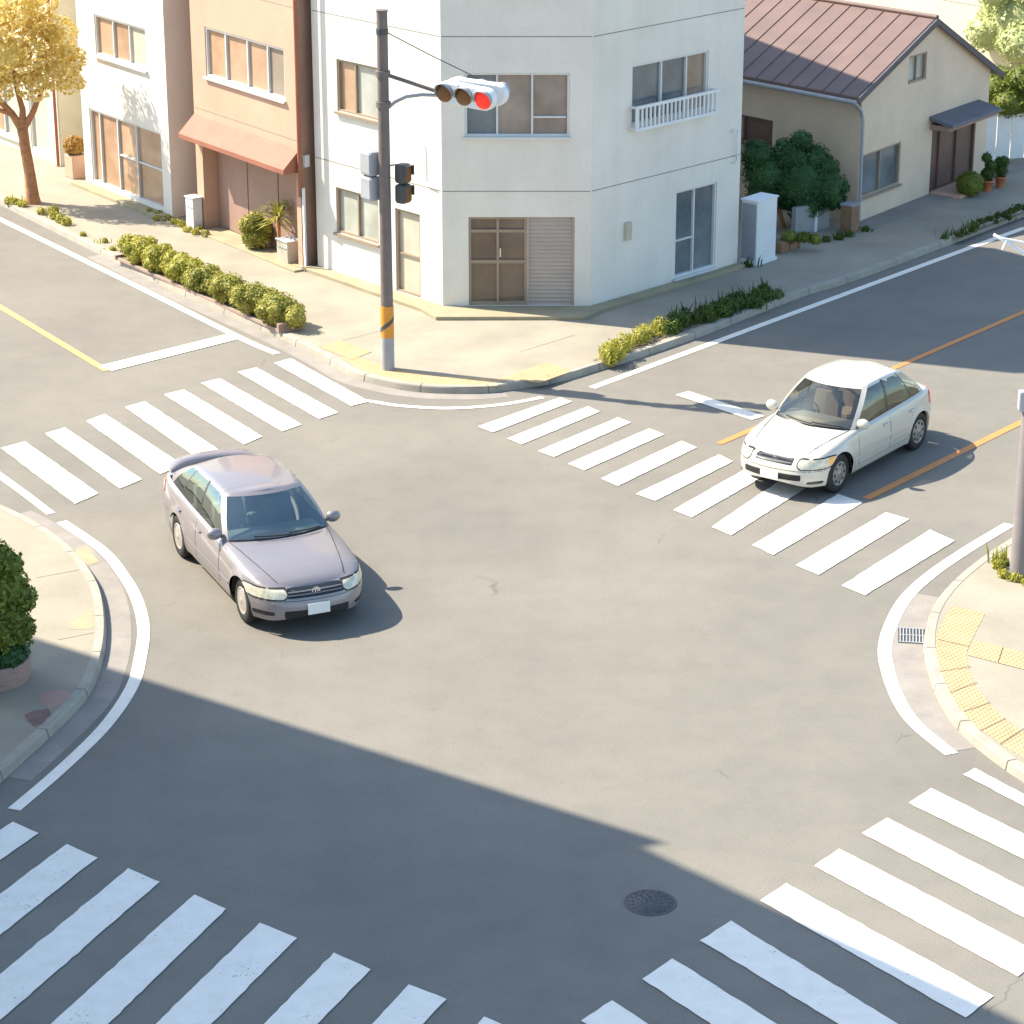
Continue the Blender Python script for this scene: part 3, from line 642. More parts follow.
# ---- the tiled house
hs = thing('gabled_house', 'tan plastered house with faded red sheet roof and brown sliding door', 'house')
H1, H2 = (7.75,57.03), (11.494,62.07); WH = Wall(H1, H2); WHt = WH.L
Vb = (-.602,.7985); Vb = (cos(radians(133)), sin(radians(133))); DL = 11
EZ, RZ = 3.15, 4.28; mid = 3.16; EZR = 2.72
oH = [(2.12,2.98,2.94,3.58),(.14,1.94,.68,1.66),(3.45,5.68,.16,1.78)]
mb = MB(); WH.facade(mb, 0, EZR, [oH[1], oH[2]]); mb.face([WH.p(0,0,EZR),WH.p(2.12,0,EZR),WH.p(2.12,0,EZ),WH.p(0,0,EZ)])
# gable triangle round the attic vent
def gz(s): return EZ+(RZ-EZ)*(s/mid) if s < mid else EZR+(RZ-EZR)*(WHt-s)/(WHt-mid)
a0, a1, c0, c1 = oH[0]
mb.face([WH.p(0,0,EZ),WH.p(a0,0,EZ),WH.p(a0,0,gz(a0))]); mb.face([WH.p(a1,0,EZR),WH.p(WHt,0,EZR),WH.p(mid,0,RZ),WH.p(a1,0,gz(a1))])
mb.face([WH.p(a0,0,EZR),WH.p(a1,0,EZR),WH.p(a1,0,c0),WH.p(a0,0,c0)]); mb.face([WH.p(a0,0,c1),WH.p(a1,0,c1),WH.p(a1,0,gz(a1)),WH.p(a0,0,gz(a0))])
for (x,z,x2,z2) in ((a0,c0,a1,c0),(a1,c0,a1,c1),(a1,c1,a0,c1),(a0,c1,a0,c0)): mb.face([WH.p(x,0,z),WH.p(x,-.14,z),WH.p(x2,-.14,z2),WH.p(x2,0,z2)])
mb.face([WH.p(a0,-.14,c0),WH.p(a1,-.14,c0),WH.p(a1,-.14,c1),WH.p(a0,-.14,c1)])
H4, H3 = add(H1,Vb,DL), add(H2,Vb,DL)
WHs = Wall(H4, H1); oHs = [(DL-4.0,DL-2.58,1.45,2.07)]
WHs.facade(mb, 0, EZ, oHs); Wall(H2,H3).facade(mb, 0, EZR, [])
wb2 = Wall(H3,H4); wb2.facade(mb, 0, EZR, []); mb.face([wb2.p(0,0,EZR),wb2.p(WHt,0,EZR),wb2.p(WHt,0,EZ),wb2.p(WHt-mid,0,RZ)])
mb.build('wall', M['tanwall'], hs)
window(WHs, hs, oHs[0], [(.35,'pane_tan'),(.65,'brown_door')], 'brown_door')
window(WH, hs, oH[0], [(.5,'pane_pale'),(.5,'pane_pale')], 'tan_alu', sill=False)
window(WH, hs, oH[1], [(.5,'pane_blue'),(.5,'pane_blue')], 'tan_alu')
f = window(WH, hs, oH[2], [(.2,'brown_door'),(.4,'brown_door'),(.4,'brown_door')], 'brown_door', sill=False, name='door')
# roof slabs with standing seams
def roof_pt(s, back, lift):  # s across gable, back along ridge
    z = gz(s)+lift-.07
    q = WH.p(s, 0, z); return (q[0]+Vb[0]*back, q[1]+Vb[1]*back, z)
mb = MB(); OV = .34
for (s0, s1) in ((-OV, mid), (WHt+.45, mid)):
    a, b, c, d = roof_pt(s0,-.12,.10), roof_pt(s1,-.12,.10), roof_pt(s1,DL+.3,.10), roof_pt(s0,DL+.3,.10)
    lo = lambda p: (p[0],p[1],p[2]-.07)
    fs = [[a,b,c,d],[lo(a),lo(d),lo(c),lo(b)],[a,d,lo(d),lo(a)],[b,a,lo(a),lo(b)],[d,c,lo(c),lo(d)]]
    if s0 < 0: fs = [g[::-1] for g in fs]
    for g in fs: mb.face(g)
    for k in range(23):
        y = -.08+k*.5
        p, q = roof_pt(s0,y,.105), roof_pt(s1,y,.105); mb.tube([(p[0],p[1],p[2]+.008),(q[0],q[1],q[2]+.008)], .011, 5, smooth=False)
r0, r1 = roof_pt(mid,-.13,.13), roof_pt(mid,DL+.3,.13); mb.tube([r0, r1], .06, 8)
rf = mb.build('roof', M['rooftile'], hs)
mb = MB()
for (s0, s1) in ((-OV-.02, mid),(WHt+.47, mid)):
    a, b = roof_pt(s0,-.125,.115), roof_pt(s1,-.125,.115); a2, b2 = roof_pt(s0,-.17,.115), roof_pt(s1,-.17,.115)
    lo = lambda p, k=.15: (p[0],p[1],p[2]-k)
    mb.raw([a,b,b2,a2,lo(a),lo(b),lo(b2),lo(a2)], [(0,1,2,3),(7,6,5,4),(3,2,6,7),(0,4,5,1),(0,3,7,4),(1,5,6,2)])
mb.build('bargeboard', M['fascia'], hs)
mb = MB(); p, q = roof_pt(-OV-.05,-.1,.0), roof_pt(-OV-.05,DL+.2,.0); mb.tube([p,q], .055, 8)
mb.tube([roof_pt(-OV-.02,-.06,-.04), WH.p(-.10,.06,2.70), WH.p(.0,.06,2.5), WH.p(.0,.07,.2)], .035, 8)
mb.build('gutter_pipe', M['grey_metal'], hs)
mb = MB(); vs = [WH.p(3.25,.0,2.02),WH.p(5.75,.0,2.02),WH.p(5.75,.62,1.88),WH.p(3.25,.62,1.88)]; lo = lambda p, k=.08: (p[0],p[1],p[2]-k)
mb.raw(vs+[lo(p) for p in vs], [(0,3,2,1),(4,5,6,7),(3,7,6,2),(0,4,7,3),(1,2,6,5)], 0)
aw = mb.build('door_awning', M['greyroof'], hs)
mb = MB(); WH.box(mb, 3.32, 5.70, 1.70, 1.82, .004, .50); mb.build('awning_beam', M['brown_panel'], aw)
mb = MB(); mb.prism([offp(WH,3.5,.8),offp(WH,5.3,.8),offp(WH,5.3,.0),offp(WH,3.5,.0)], 0, .2); mb.build('doorstep', M['peach'], hs, bevel=.01)
mb = MB(); mb.prism([offp(WH,-.3,.62),offp(WH,WHt+1.5,.55),offp(WH,WHt+1.5,.003),offp(WH,-.3,.003)], 0, .15); mb.build('foot_slab', M['lot'], hs)
# ---- buildings behind
def plain_building(name, label, A, dirlen, depth, h, m, ops, z_floor=(2.9,5.8)):
    t = thing(name, label, 'building'); B_ = dirlen; w = Wall(A, B_); nb = (-w.n[0], -w.n[1])
    A2, B2 = add(A,nb,depth), add(B_,nb,depth); mb = MB(); w.facade(mb, 0, h, ops)
    ws = [Wall(B_,B2), Wall(B2,A2), Wall(A2,A)]
    for q in ws: q.facade(mb, 0, h, [])
    mb.build('wall', M[m], t); mb = MB(); mb.prism([A,B_,B2,A2], h-.2, h-.15); mb.build('roof', M['grey_concrete'], t)
    for o in ops: window(w, t, o, [(.5,'pane_blue'),(.5,'pane_tan')])
    joints(w, t, [z for z in z_floor if z < h], .02, w.L-.02); return t, w
plain_building('rear_building', 'plain cream block standing behind the gabled house', (2.6,82.0), (13.2,68.9), 7, 9.5, 'palewall', [(1.5,2.9,3.6,4.8),(4.2,5.6,3.6,4.8),(7.5,8.9,3.6,4.8)])
plain_building('greenish_building', 'pale building beyond the garden trees in the right corner', (15.2,79), (21.5,71.2), 6, 8.5, 'cream', [(1.0,2.4,3.4,4.5),(4.0,5.4,3.4,4.5)])
SH = .94, -.342
def on_roof(px, py):
    d = ray(px, py); a = roof_pt(0,0,.03); b = roof_pt(mid,0,.03); c = roof_pt(0,5,.03)
    nn = np.cross(np.subtract(b,a), np.subtract(c,a)); k = np.dot(nn, np.subtract(a,(0,0,CAMH)))/np.dot(nn, d); return (d[0]*k, d[1]*k, CAMH+d[2]*k)
HI = 11.6; cc = []
for q in ((743,37),(868,84)):
    p = on_roof(*q); k = (HI-p[2])/math.tan(radians(47)); cc.append((p[0]-.9397*k, p[1]+.342*k))
lv = hypot(cc[1][0]-cc[0][0], cc[1][1]-cc[0][1]); dv = ((cc[0][0]-cc[1][0])/lv, (cc[0][1]-cc[1][1])/lv)
ca, cbk = add(cc[1],dv,-.3), add(cc[0],dv,4.0); ndv = (-dv[1], dv[0])
if ndv[0] > 0: ndv = (dv[1], -dv[0])
ib = thing('roof_shade_block', 'unseen plain block added behind the corner building to shade the house roof', 'building'); pol = [ca, cbk, add(cbk,ndv,2.4), add(ca,ndv,2.4)]  # unseen block, added and shaped so its shadow covers the lower house roof
mb = MB(); mb.prism(pol, 0, HI-.01); mb.build('wall', M['cream'], ib); mb = MB(); mb.prism(pol, HI, HI+.04); mb.build('roof', M['grey_concrete'], ib)
# ---- off-frame block whose shade falls on the junction
T_ = math.tan(radians(47.0)); SD = (cos(radians(-20)), sin(radians(-20)))
def caster(px, py, h): g = G(px, py); k = h/T_; return (g[0]-SD[0]*k, g[1]-SD[1]*k)
HB = 14.5
c1 = caster(20,640,HB); c2 = caster(668,843,HB); c2b = caster(644,848,HB); c3 = caster(1030,1027,HB)
e1 = add(c1, ((c1[0]-c2[0])/hypot(c1[0]-c2[0],c1[1]-c2[1]), (c1[1]-c2[1])/hypot(c1[0]-c2[0],c1[1]-c2[1])), 6)
ob = thing('apartment_block', 'tall cream apartment block on the near left corner throwing shade on the road', 'building')
poly = [e1, c2, c2b, c3, add(c3,(-.85,-.5),11), add(e1,(-.75,-.66),10)]
mb = MB()
NP = len(poly)
for i in range(NP):
    a, b = poly[(i+1)%NP], poly[i]
    w = Wall(b, a)
    # winding: outward normals away from the centroid
    cx = sum(p[0] for p in poly)/NP; cy = sum(p[1] for p in poly)/NP
    if (w.n[0]*((a[0]+b[0])/2-cx)+w.n[1]*((a[1]+b[1])/2-cy)) < 0: w = Wall(a, b)
    ops = []
    if i < 3 and w.L > 2.7:
        k = int(w.L//2.6)
        for s in range(k):
            for fl in range(4): ops.append((.7+s*2.6,1.9+s*2.6,1.1+fl*3.2,2.4+fl*3.2))
    w.facade(mb, 0, HB, ops)
    for o in ops: window(w, ob, o, [(.5,'pane_blue'),(.5,'pane_tan')])
mb.build('wall', M['cream'], ob); mb = MB(); mb.prism(poly, HB-.3, HB-.25); mb.build('roof', M['grey_concrete'], ob)
# ------------------------------------------------------------------ signal pole
px_, py_ = G(388,369, SW)
t = thing('traffic_signal_pole', 'tall taupe signal pole with red light on an arm at the far corner', 'traffic light', (px_,py_,SW))
mb = MB(); mb.tube([(0,0,0),(0,0,3.2),(0,0,6.6)], [.118,.108,.098], 20); mb.tube([(0,0,6.6),(0,0,6.63)], [.11,.11], 16)
mb.build('pole', M['pole'], t)
mb = MB(); mb.tube([(0,0,0),(0,0,.62)], .123, 20); mb.build('base_sleeve', M['grey_metal'], t)
mb = MB(); mb.tube([(0,0,.62),(0,0,1.22)], .124, 20); bd = mb.build('warning_band', M['band'], t)
mb = MB()
rows = []
for k in range(13):
    a = -pi*.95+k*pi*.1; z = .70+.34*k/12; rows.append([(.127*cos(a),.127*sin(a),z),(.127*cos(a),.127*sin(a),z+.09)])
mb.grid(rows, 0, True); mb.build('stripe', M['dark_metal'], bd)
# arm runs to the right; head sits at its end
ax = np.array([cos(radians(-12)), sin(radians(-12)), 0.0])
def ar(d, z, o=0): return (ax[0]*d-ax[1]*o, ax[1]*d+ax[0]*o, z)
mb = MB(); mb.tube([ar(0,5.50),ar(1.0,5.20,.06),ar(1.15,5.16,.10)], .035, 10)
for z in (5.5,4.95): mb.tube([(0,0,z-.05),(0,0,z+.05)], .135, 16)
mb.build('arm', M['pole'], t)
mb = MB(); mb.tube([ar(.08,4.88),ar(.22,5.0),ar(.42,5.10),ar(.7,5.14,.05),ar(1.1,5.13,.10)], .032, 10); mb.build('brace', M['grey_metal'], t)
mb = MB(); mb.tube([ar(.05,6.25),ar(.9,5.85),ar(1.75,5.48)], .010, 6); mb.tube([(0,0,6.2),(0,0,6.3)], .112, 14); mb.build('stay_wire', M['dark_metal'], t)
# signal head: long rounded case, lenses face the near-left road
def stadium(mb, L_, R_, d0, d1, n=12, m=0, cap0=True, cap1=True, shr=.0):
    def ring(d, s): 
        out = []
        for k in range(n+1): a = pi/2+pi*k/n; out.append((-L_/2+(R_-s)*cos(a), d, (R_-s)*sin(a)))
        for k in range(n+1): a = -pi/2+pi*k/n; out.append((L_/2+(R_-s)*cos(a), d, (R_-s)*sin(a)))
        return out
    rows = [ring(d0,.03), ring(d0-(d0-d1)*.08,.008), ring(d0-(d0-d1)*.2,0), ring(d1+(d0-d1)*.2,0), ring(d1+(d0-d1)*.08,.008), ring(d1,.03)]
    mb.grid(rows, m, True, closed=True)
    mb.face(rows[0][::-1], m); mb.face(rows[-1], m)
HL = .78
def signal_head(parent, loc, rz, mats, tilt=0):
    e = bpy.data.objects.new('signal_head', None); mb = MB(); stadium(mb, HL, .20, -.10, .10)
    hd = mb.build('signal_head', M['white_metal'], parent); hd.location = loc; hd.rotation_euler = (radians(0), tilt, rz)
    for i, mm in enumerate(mats):
        x = (-1+i)*.395
        mb = MB(); rows = []
        for r, y in ((.165,-.104),(.163,-.112),(.12,-.128),(.06,-.136),(.001,-.138)):
            rows.append([(x+r*cos(2*pi*k/24), y, r*sin(2*pi*k/24)) for k in range(24)])
        mb.grid(rows, 0, True, closed=True, flip=False); mb.build('lens', mm, hd)
        mb = MB(); rows = []
        for y, rr in ((-.10,.172),(-.26,.178)):
            rows.append([(x+rr*cos(-.25+k*(pi+.5)/16), y-(0 if y > -.2 else .0)+(.1*(1-sin(max(0,min(pi,-.25+k*(pi+.5)/16)))) if y < -.2 else 0), rr*sin(-.25+k*(pi+.5)/16)) for k in range(17)])
        mb.grid(rows, 0, True); v = mb.build('visor', M['grey_metal'], hd); sm = v.modifiers.new('s','SOLIDIFY'); sm.thickness = .006
    return hd
redl = mat('lit red lens', (.62,.02,.015), .3, .05)
pn = redl.node_tree.nodes['Principled BSDF']; pn.inputs['Emission Color'].default_value = (1,.05,.03,1); pn.inputs['Emission Strength'].default_value = .22
signal_head(t, ar(1.53,5.17,-.0), radians(-28), [M['lens_off'],M['lens_off'],redl], radians(4))
b = signal_head(t, ar(1.66,5.20,.25), radians(152+8), [M['lens_off'],M['lens_off'],M['lens_off']], radians(-4))
# pedestrian heads
def ped(loc, rz, m, w=.34, h=.62, d=.20):
    mb = MB(); mb.box((0,0,0),(w,d,h/2-.01),0,0,.05); mb.v = [(x,y,z+h/4) for x,y,z in mb.v]; k = len(mb.v)
    mb.box((0,0,-h/4),(w,d,h/2-.01),0,0,.05)
    o = mb.build('pedestrian_signal', m, t); o.location = loc; o.rotation_euler = (0,0,rz)
    for zz in (h/4,-h/4):
        q = MB(); q.box((0,-d/2-.004,zz),(w*.74,.012,h*.36)); q.build('lens', M['lens_off'], o)
        q = MB(); q.box((0,-d/2-.03,zz+h*.2),(w*.86,.06,.012)); q.box((-w*.42,-d/2-.03,zz+h*.08),(.012,.06,h*.24)); q.box((w*.42,-d/2-.03,zz+h*.08),(.012,.06,h*.24)); q.build('visor', m, o)
    return o
ped((-.27,.16,3.62), radians(128), M['grey_metal'], .34, .92, .24)
ped((.33,.04,3.50), radians(55), M['dark_metal'], .26, .74, .22)
mb = MB(); mb.tube([(0,0,3.82),(.33,.04,3.86)], .014, 6); mb.tube([(.33,.04,3.86),(.33,.04,3.8)], .014, 6); mb.tube([(0,0,3.7),(-.27,.16,3.7)], .016, 6); mb.tube([(0,0,3.3),(-.27,.16,3.3)], .016, 6); mb.build('bracket', M['dark_metal'], t)
# right-hand utility pole
px2, py2 = G(1021,577,SW)
t2 = thing('utility_pole', 'thick pale concrete utility pole at the right edge by the kerb', 'pole', (px2,py2,SW))
mb = MB(); mb.tube([(0,0,0),(0,0,4),(0,0,9)], [.175,.155,.12], 20); mb.build('pole', M['rpole'], t2)
mb = MB(); mb.box((-.17,-.03,2.75),(.12,.16,.30),0,0,.02); mb.build('junction_box', M['grey_metal'], t2)
mb = MB(); mb.tube([(0,0,2.55),(0,0,2.6)], .15, 16); mb.tube([(0,0,2.9),(0,0,2.95)], .15, 16); mb.build('pole_band', M['grey_metal'], t2)
mb = MB(); mb.tube([(-.1,0,4.80),(-.62,.02,5.13)], .03, 8); mb.tube([(0,0,5.02),(-.62,.02,5.14)], .02, 8); mb.tube([(-.62,.02,5.13),(-.72,.1,5.17)], .026, 8); mb.tube([(-.55,.02,5.12),(-.62,-.09,5.0)], .018, 8); mb.tube([(0,0,4.7),(0,0,5.1)], .14, 14)
mb.build('bracket_arm', M['white_metal'], t2)
# ------------------------------------------------------------------ greenery and small things
def shrub(name, label, cat, loc, blobs, n, size, leaf, stem=None, group=None, bark='bark', partname='foliage', sc_=.8):
    t = thing(name, label, cat, loc, 0, group)
    mb = MB(); core(mb, blobs, sc_); leaves(mb, blobs, n, size); mb.build(partname, M[leaf], t)
    if stem:
        mb = MB()
        for pts, r in stem: mb.tube(pts, r, 9)
        mb.build('trunk', M[bark], t)
    return t
def lumps(cx, cy, cz, R_, n, k=.45, flat=1.0):
    out = [(cx,cy,cz,R_*.7,R_*.7,R_*.7*flat)]
    for i in range(n):
        a = 2.4*i+random.uniform(-.3,.3); zz = random.uniform(-.75,.9); rr = sqrt(max(0,1-zz*zz*.8))
        s = R_*k*random.uniform(.75,1.2)
        out.append((cx+R_*.68*rr*cos(a), cy+R_*.68*rr*sin(a), cz+R_*.68*zz*flat, s, s, s*.85))
    return out
# hedge in its long brick planter, laid between pavement and kerb: one row of shrubs
ha, hb = G(128,258,SW), G(290,330,SW); HLn = hypot(hb[0]-ha[0], hb[1]-ha[1]); hu = ((hb[0]-ha[0])/HLn, (hb[1]-ha[1])/HLn)
hrz = atan2(hu[1], hu[0])
t = thing('hedge_planter', 'long low brick planter edging the sunny pavement under the hedge', 'planter', (ha[0],ha[1],SW), hrz)
mb = MB()
for (c, d) in (((HLn/2,-.24,.025),(HLn,.05,.05)),((HLn/2,.24,.025),(HLn,.05,.05)),((HLn+.035,0,.09),(.07,.59,.18)),((-.035,0,.05),(.07,.59,.10))): mb.box(c, d)
mb.build('brick_edging', M['brick'], t); mb = MB(); mb.box((HLn/2,0,.02),(HLn-.01,.42,.045)); mb.build('soil', M['soil'], t)
hl = ['rounded green shrub at the crosswalk end of the hedge','second hedge shrub counted from the crosswalk end','third hedge shrub counted from the crosswalk end','fourth hedge shrub counted from the crosswalk end','fifth hedge shrub counted from the crosswalk end','sixth hedge shrub from the crosswalk, yellower than the last','small golden shrub at the far end of the hedge']
for i in range(7):
    s = HLn-.38-i*(HLn-.7)/6.3; R_ = .46-.026*i
    c = (ha[0]+hu[0]*s, ha[1]+hu[1]*s, SW+.03)
    bl = [(0,0,.26,R_*.9,R_*.8,R_*.9)]
    for k in (-.42,-.2,.24,.46): bl.append((hu[0]*k+random.gauss(0,.05), hu[1]*k+random.gauss(0,.05), random.uniform(.16,.38), .24, .24, random.uniform(.15,.26)))
    for k in range(7):
        a = k*.9+i; bl.append((R_*.7*cos(a), R_*.5*sin(a), random.uniform(.16,.42), .19, .19, .17))
    shrub('hedge_shrub', hl[i], 'shrub', c, bl, 4200, .032, 'leaf_hedge' if i < 4 else 'leaf_yel', group='shrubs in the hedge row', stem=[([(0,0,-.05),(0,0,.2)],.03)])
# street tree at far left
tx, ty = G(33,203,SW)
bl = []
for (x,y,z,r) in [(-.2,0,3.5,.9),(.7,.1,3.1,.6),(-1.0,.1,3.1,.7),(.25,-.2,2.75,.42),(.65,.2,3.9,.6),(-.5,0,4.4,.85),(.3,0,4.7,.6),(-1.2,0,4.0,.8),(1.02,-.1,2.85,.36),(-.55,-.3,2.75,.4),(1.08,.1,3.35,.36),(-.2,.5,3.3,.7),(-1.5,.2,2.8,.5)]:
    bl.append((x,y,z,r,r,r*.8))
    for k in range(3):
        a = random.uniform(0,6.28); bl.append((x+r*.75*cos(a), y+r*.75*sin(a), z+r*random.uniform(-.4,.6), r*.38, r*.38, r*.33))
t = thing('street_tree', 'street tree by the pavement, sun glow put into its golden leaf colour, with forked orange brown trunk', 'tree', (tx,ty,SW))
mb = MB(); core(mb, [b for b in bl if b[3] > .5], .45); leaves(mb, bl, 13500, .055); mb.build('crown', M['leaf_glow_gold'], t)
mb = MB(); mb.tube([(0,0,-.02),(.0,0,.15),(-.03,0,.7),(-.10,0,1.35),(-.13,0,1.75)], [.21,.16,.13,.125,.13], 12)
for pts, r in [([(-.13,0,1.7),(-.35,0,2.1),(-.8,.05,2.6),(-1.1,.1,3.0)],[.10,.08,.055,.03]),([(-.13,0,1.7),(-.1,0,2.2),(-.25,.1,2.8),(-.3,.1,3.6)],[.10,.075,.05,.03]),([(-.13,0,1.7),(.15,0,2.15),(.35,.05,2.6),(.6,.1,3.1)],[.09,.07,.045,.03]),([(-.3,0,2.05),(-.75,-.1,2.25),(-1.3,0,2.6)],[.06,.045,.03])]: mb.tube(pts, r, 9)
mb.build('trunk', M['bark'], t)
# bush at the left edge with its round brick planter
tx, ty = G(-5,678,SW)
t = shrub('round_bush', 'big olive green bush at the left edge of the near pavement', 'bush', (tx,ty,SW+.30), [(-.1,0,.85,.62,.6,.75),(.18,-.1,.6,.36,.36,.36),(.22,0,1.0,.34,.34,.36),(.08,0,1.42,.30,.3,.28),(-.3,-.1,1.4,.35,.35,.3),(.28,.1,.32,.28,.3,.26),(.40,0,.86,.24,.24,.24),(.42,-.1,.5,.2,.2,.2),(.30,0,1.35,.2,.2,.2),(0,-.3,.5,.4,.35,.4),(-.3,0,.3,.4,.4,.3)], 6500, .045, 'leaf_olive', stem=[([(0,0,-.1),(0,0,.4)],.05)])
t = thing('round_planter', 'round brick planter holding the bush at the left edge', 'planter', (tx,ty,SW))
mb = MB(); mb.lathe([(.47,0),(.50,.28),(.50,.31),(.42,.31),(.42,.2)], n=36); mb.build('brick_ring', M['brick'], t); mb = MB(); mb.lathe([(.42,.24),(.001,.27)], n=20); mb.build('soil', M['soil'], t)
shrub('low_bush', 'low bluish green plant spilling over the round brick planter', 'bush', (tx,ty,SW+.28), [(.22,-.18,.12,.26,.26,.20),(.0,-.25,.1,.3,.25,.18),(.32,.02,.1,.18,.2,.16)], 1500, .035, 'leaf_dark')
# dark evergreen by the house
bx, by = G(800,229,SW)
bl = [(0,0,1.05,.75,.7,.7),(-.7,.1,1.2,.6,.6,.55),(.55,-.1,.95,.55,.5,.5),(-.2,0,1.6,.5,.5,.45),(.3,.1,1.55,.42,.42,.38),(-.75,0,.7,.45,.45,.4),(.15,-.2,.6,.5,.4,.4),(.75,0,.65,.33,.33,.3),(-.95,0,1.65,.4,.4,.36),(.0,-.1,2.0,.28,.28,.24),(.62,0,1.35,.3,.3,.28)]
bl += [(b[0]+b[3]*.8*cos(k*2.1), b[1], b[2]+b[3]*.7*sin(k*2.1), b[3]*.3, b[3]*.3, b[3]*.28) for b in bl[:9] for k in range(3)]
shrub('evergreen_bush', 'large dark evergreen bush between the corner building and the tan house', 'bush', (bx-.05,by+.15,SW), bl, 15000, .034, 'leaf_dark', stem=[([(0,0,0),(.05,0,.7)],.07),([(-.3,0,0),(-.5,0,.7)],.05)])
# right side garden
gx, gy = G(1003,172,SW)
shrub('garden_tree', 'mid green garden tree rising behind the pale board fence', 'tree', (gx+.6,gy+1.9,SW), lumps(0,0,1.5,.95,11)+lumps(.9,.4,1.9,.7,6), 8000, .045, 'leaf_olive', stem=[([(0,0,0),(0,0,1.2)],.08)])
shrub('pale_tree', 'pale yellow green tree farthest back in the right corner', 'tree', (gx+1.6,gy+6.5,SW), lumps(0,0,2.6,1.6,12)+lumps(1.6,0,2.4,1.2,6), 9000, .07, 'leaf_pale', stem=[([(0,0,0),(0,0,2)],.12)])
t = thing('board_fence', 'pale grey board fence to the right of the house', 'fence')
fa, fb_ = G(980,170,SW), G(1024,158,SW); wf = Wall((fa[0]+.15,fa[1]+.9), (fb_[0]+3.5,fb_[1]+1.6)); mb = MB(); k = int(wf.L/.42)
for i in range(k): wf.box(mb, i*.42+.01, i*.42+.405, SW, 1.28, 0, .03)
mb.build('board', M['white_metal'], t)
mb = MB()
wf.box(mb, 0, k*.42, 1.28, 1.33, -.01, .03); mb.build('top_rail', M['grey_metal'], t)
for i in range(0,k,4):
    mb = MB(); wf.box(mb, i*.42-.03, i*.42+.03, SW, 1.34, .032, .09); mb.build('post', M['grey_metal'], t)
sx, sy = G(969,196,SW)
shrub('ball_shrub', 'clipped round olive shrub beside the house doorstep', 'shrub', (sx,sy,SW), [(0,0,.30,.33,.33,.31)], 2600, .024, 'leaf_olive', stem=[([(0,0,0),(0,0,.2)],.02)], sc_=.9)
pots = [(987,191,'left of the two terracotta pots, behind the ball shrub'), (1000,187,'right of the two terracotta pots, with a leafy plant')]
for i, (a, b, lb) in enumerate(pots):
    x, y = G(a, b, SW); t = thing('potted_plant', lb, 'potted plant', (x,y,SW), 0, 'terracotta potted plants')
    mb = MB(); mb.lathe([(.09,0),(.125,.22),(.14,.22),(.14,.26),(.115,.26),(.11,.21),(.001,.21)], n=20); mb.build('pot', M['pot'], t)
    bl = [(0,0,.42,.18,.18,.17),(.05,0,.62,.15,.15,.14),(-.06,0,.8 if i == 0 else .6,.13,.13,.14)]
    mb = MB(); core(mb, bl, .8); leaves(mb, bl, 900, .026); mb.build('foliage', M['leaf_mid'], t)
# utility cabinet by the corner building
cx, cy = G(756,266,SW)
t = thing('equipment_cabinet', 'tall white equipment cabinet with grey louvred face beside the building', 'cabinet', (cx,cy,SW), radians(50))
cw, cd, ch = .72, .42, 1.32
mb = MB(); mb.box((cw/2-.0,cd/2,ch/2+.05),(cw,cd,ch),0,0,.02); mb.box((cw/2,cd/2,.03),(cw+.05,cd+.05,.06)); mb.build('body', M['white_metal'], t)
mb = MB(); mb.box((-.006,cd/2,ch/2+.06),(.012,cd-.06,ch-.12))
for k in range(9): mb.box((-.016,.05+k*(cd-.1)/8,ch/2+.06),(.012,.016,ch-.16))
mb.build('louvre', M['grey_metal'], t)
mb = MB(); mb.box((cw/2,cd/2,ch+.065),(cw+.04,cd+.04,.03)); mb.build('lid', M['white_metal'], t)
# brown planter trough
cx, cy = G(781,254,SW); t = thing('wooden_trough', 'brown wooden trough on the ground behind the white cabinet', 'planter', (cx,cy,SW), radians(50))
mb = MB(); mb.box((.35,.16,.12),(.75,.32,.24),0,0,.015)
for x in (.02,.35,.68): mb.box((x,-.01,.12),(.05,.02,.24))
mb.build('trough', M['brown_box'], t); mb = MB(); mb.box((.35,.16,.242),(.66,.24,.01)); mb.build('soil', M['soil'], t)
bl = [(.2,.25,.32,.2,.15,.15),(.5,.3,.30,.2,.15,.13),(.75,.3,.25,.15,.15,.12)]
shrub('trough_plant', 'small olive plant growing in the brown trough', 'plant', (cx,cy,SW), bl, 700, .03, 'leaf_olive')
# garden wall and post before the house
g1, g2 = G(795,236,SW), G(829,228,SW); t = thing('block_wall', 'low grey block wall in front of the evergreen bush', 'wall')
w = Wall(g1, g2); mb = MB(); w.box(mb, 0, w.L*.55, SW, .75, -.12, 0); w.box(mb, w.L*.58, w.L, SW, .75, -.12, 0); mb.build('wall_panel', M['grey_concrete'], t)
mb = MB(); w.box(mb, w.L*.53, w.L*.60, SW, .82, -.02, .05); mb.build('pipe', M['white_metal'], t)
g1 = G(849,232,SW); t = thing('gate_post', 'brown square gate post at the front corner of the house', 'post', (*g1,SW), radians(50)); mb = MB(); mb.box((0,0,.31),(.30,.30,.62),0,0,.015); mb.build('shaft', M['brown_box'], t); mb = MB(); mb.box((0,0,.635),(.34,.34,.05),0,0,.01); mb.build('cap', M['grey_concrete'], t)
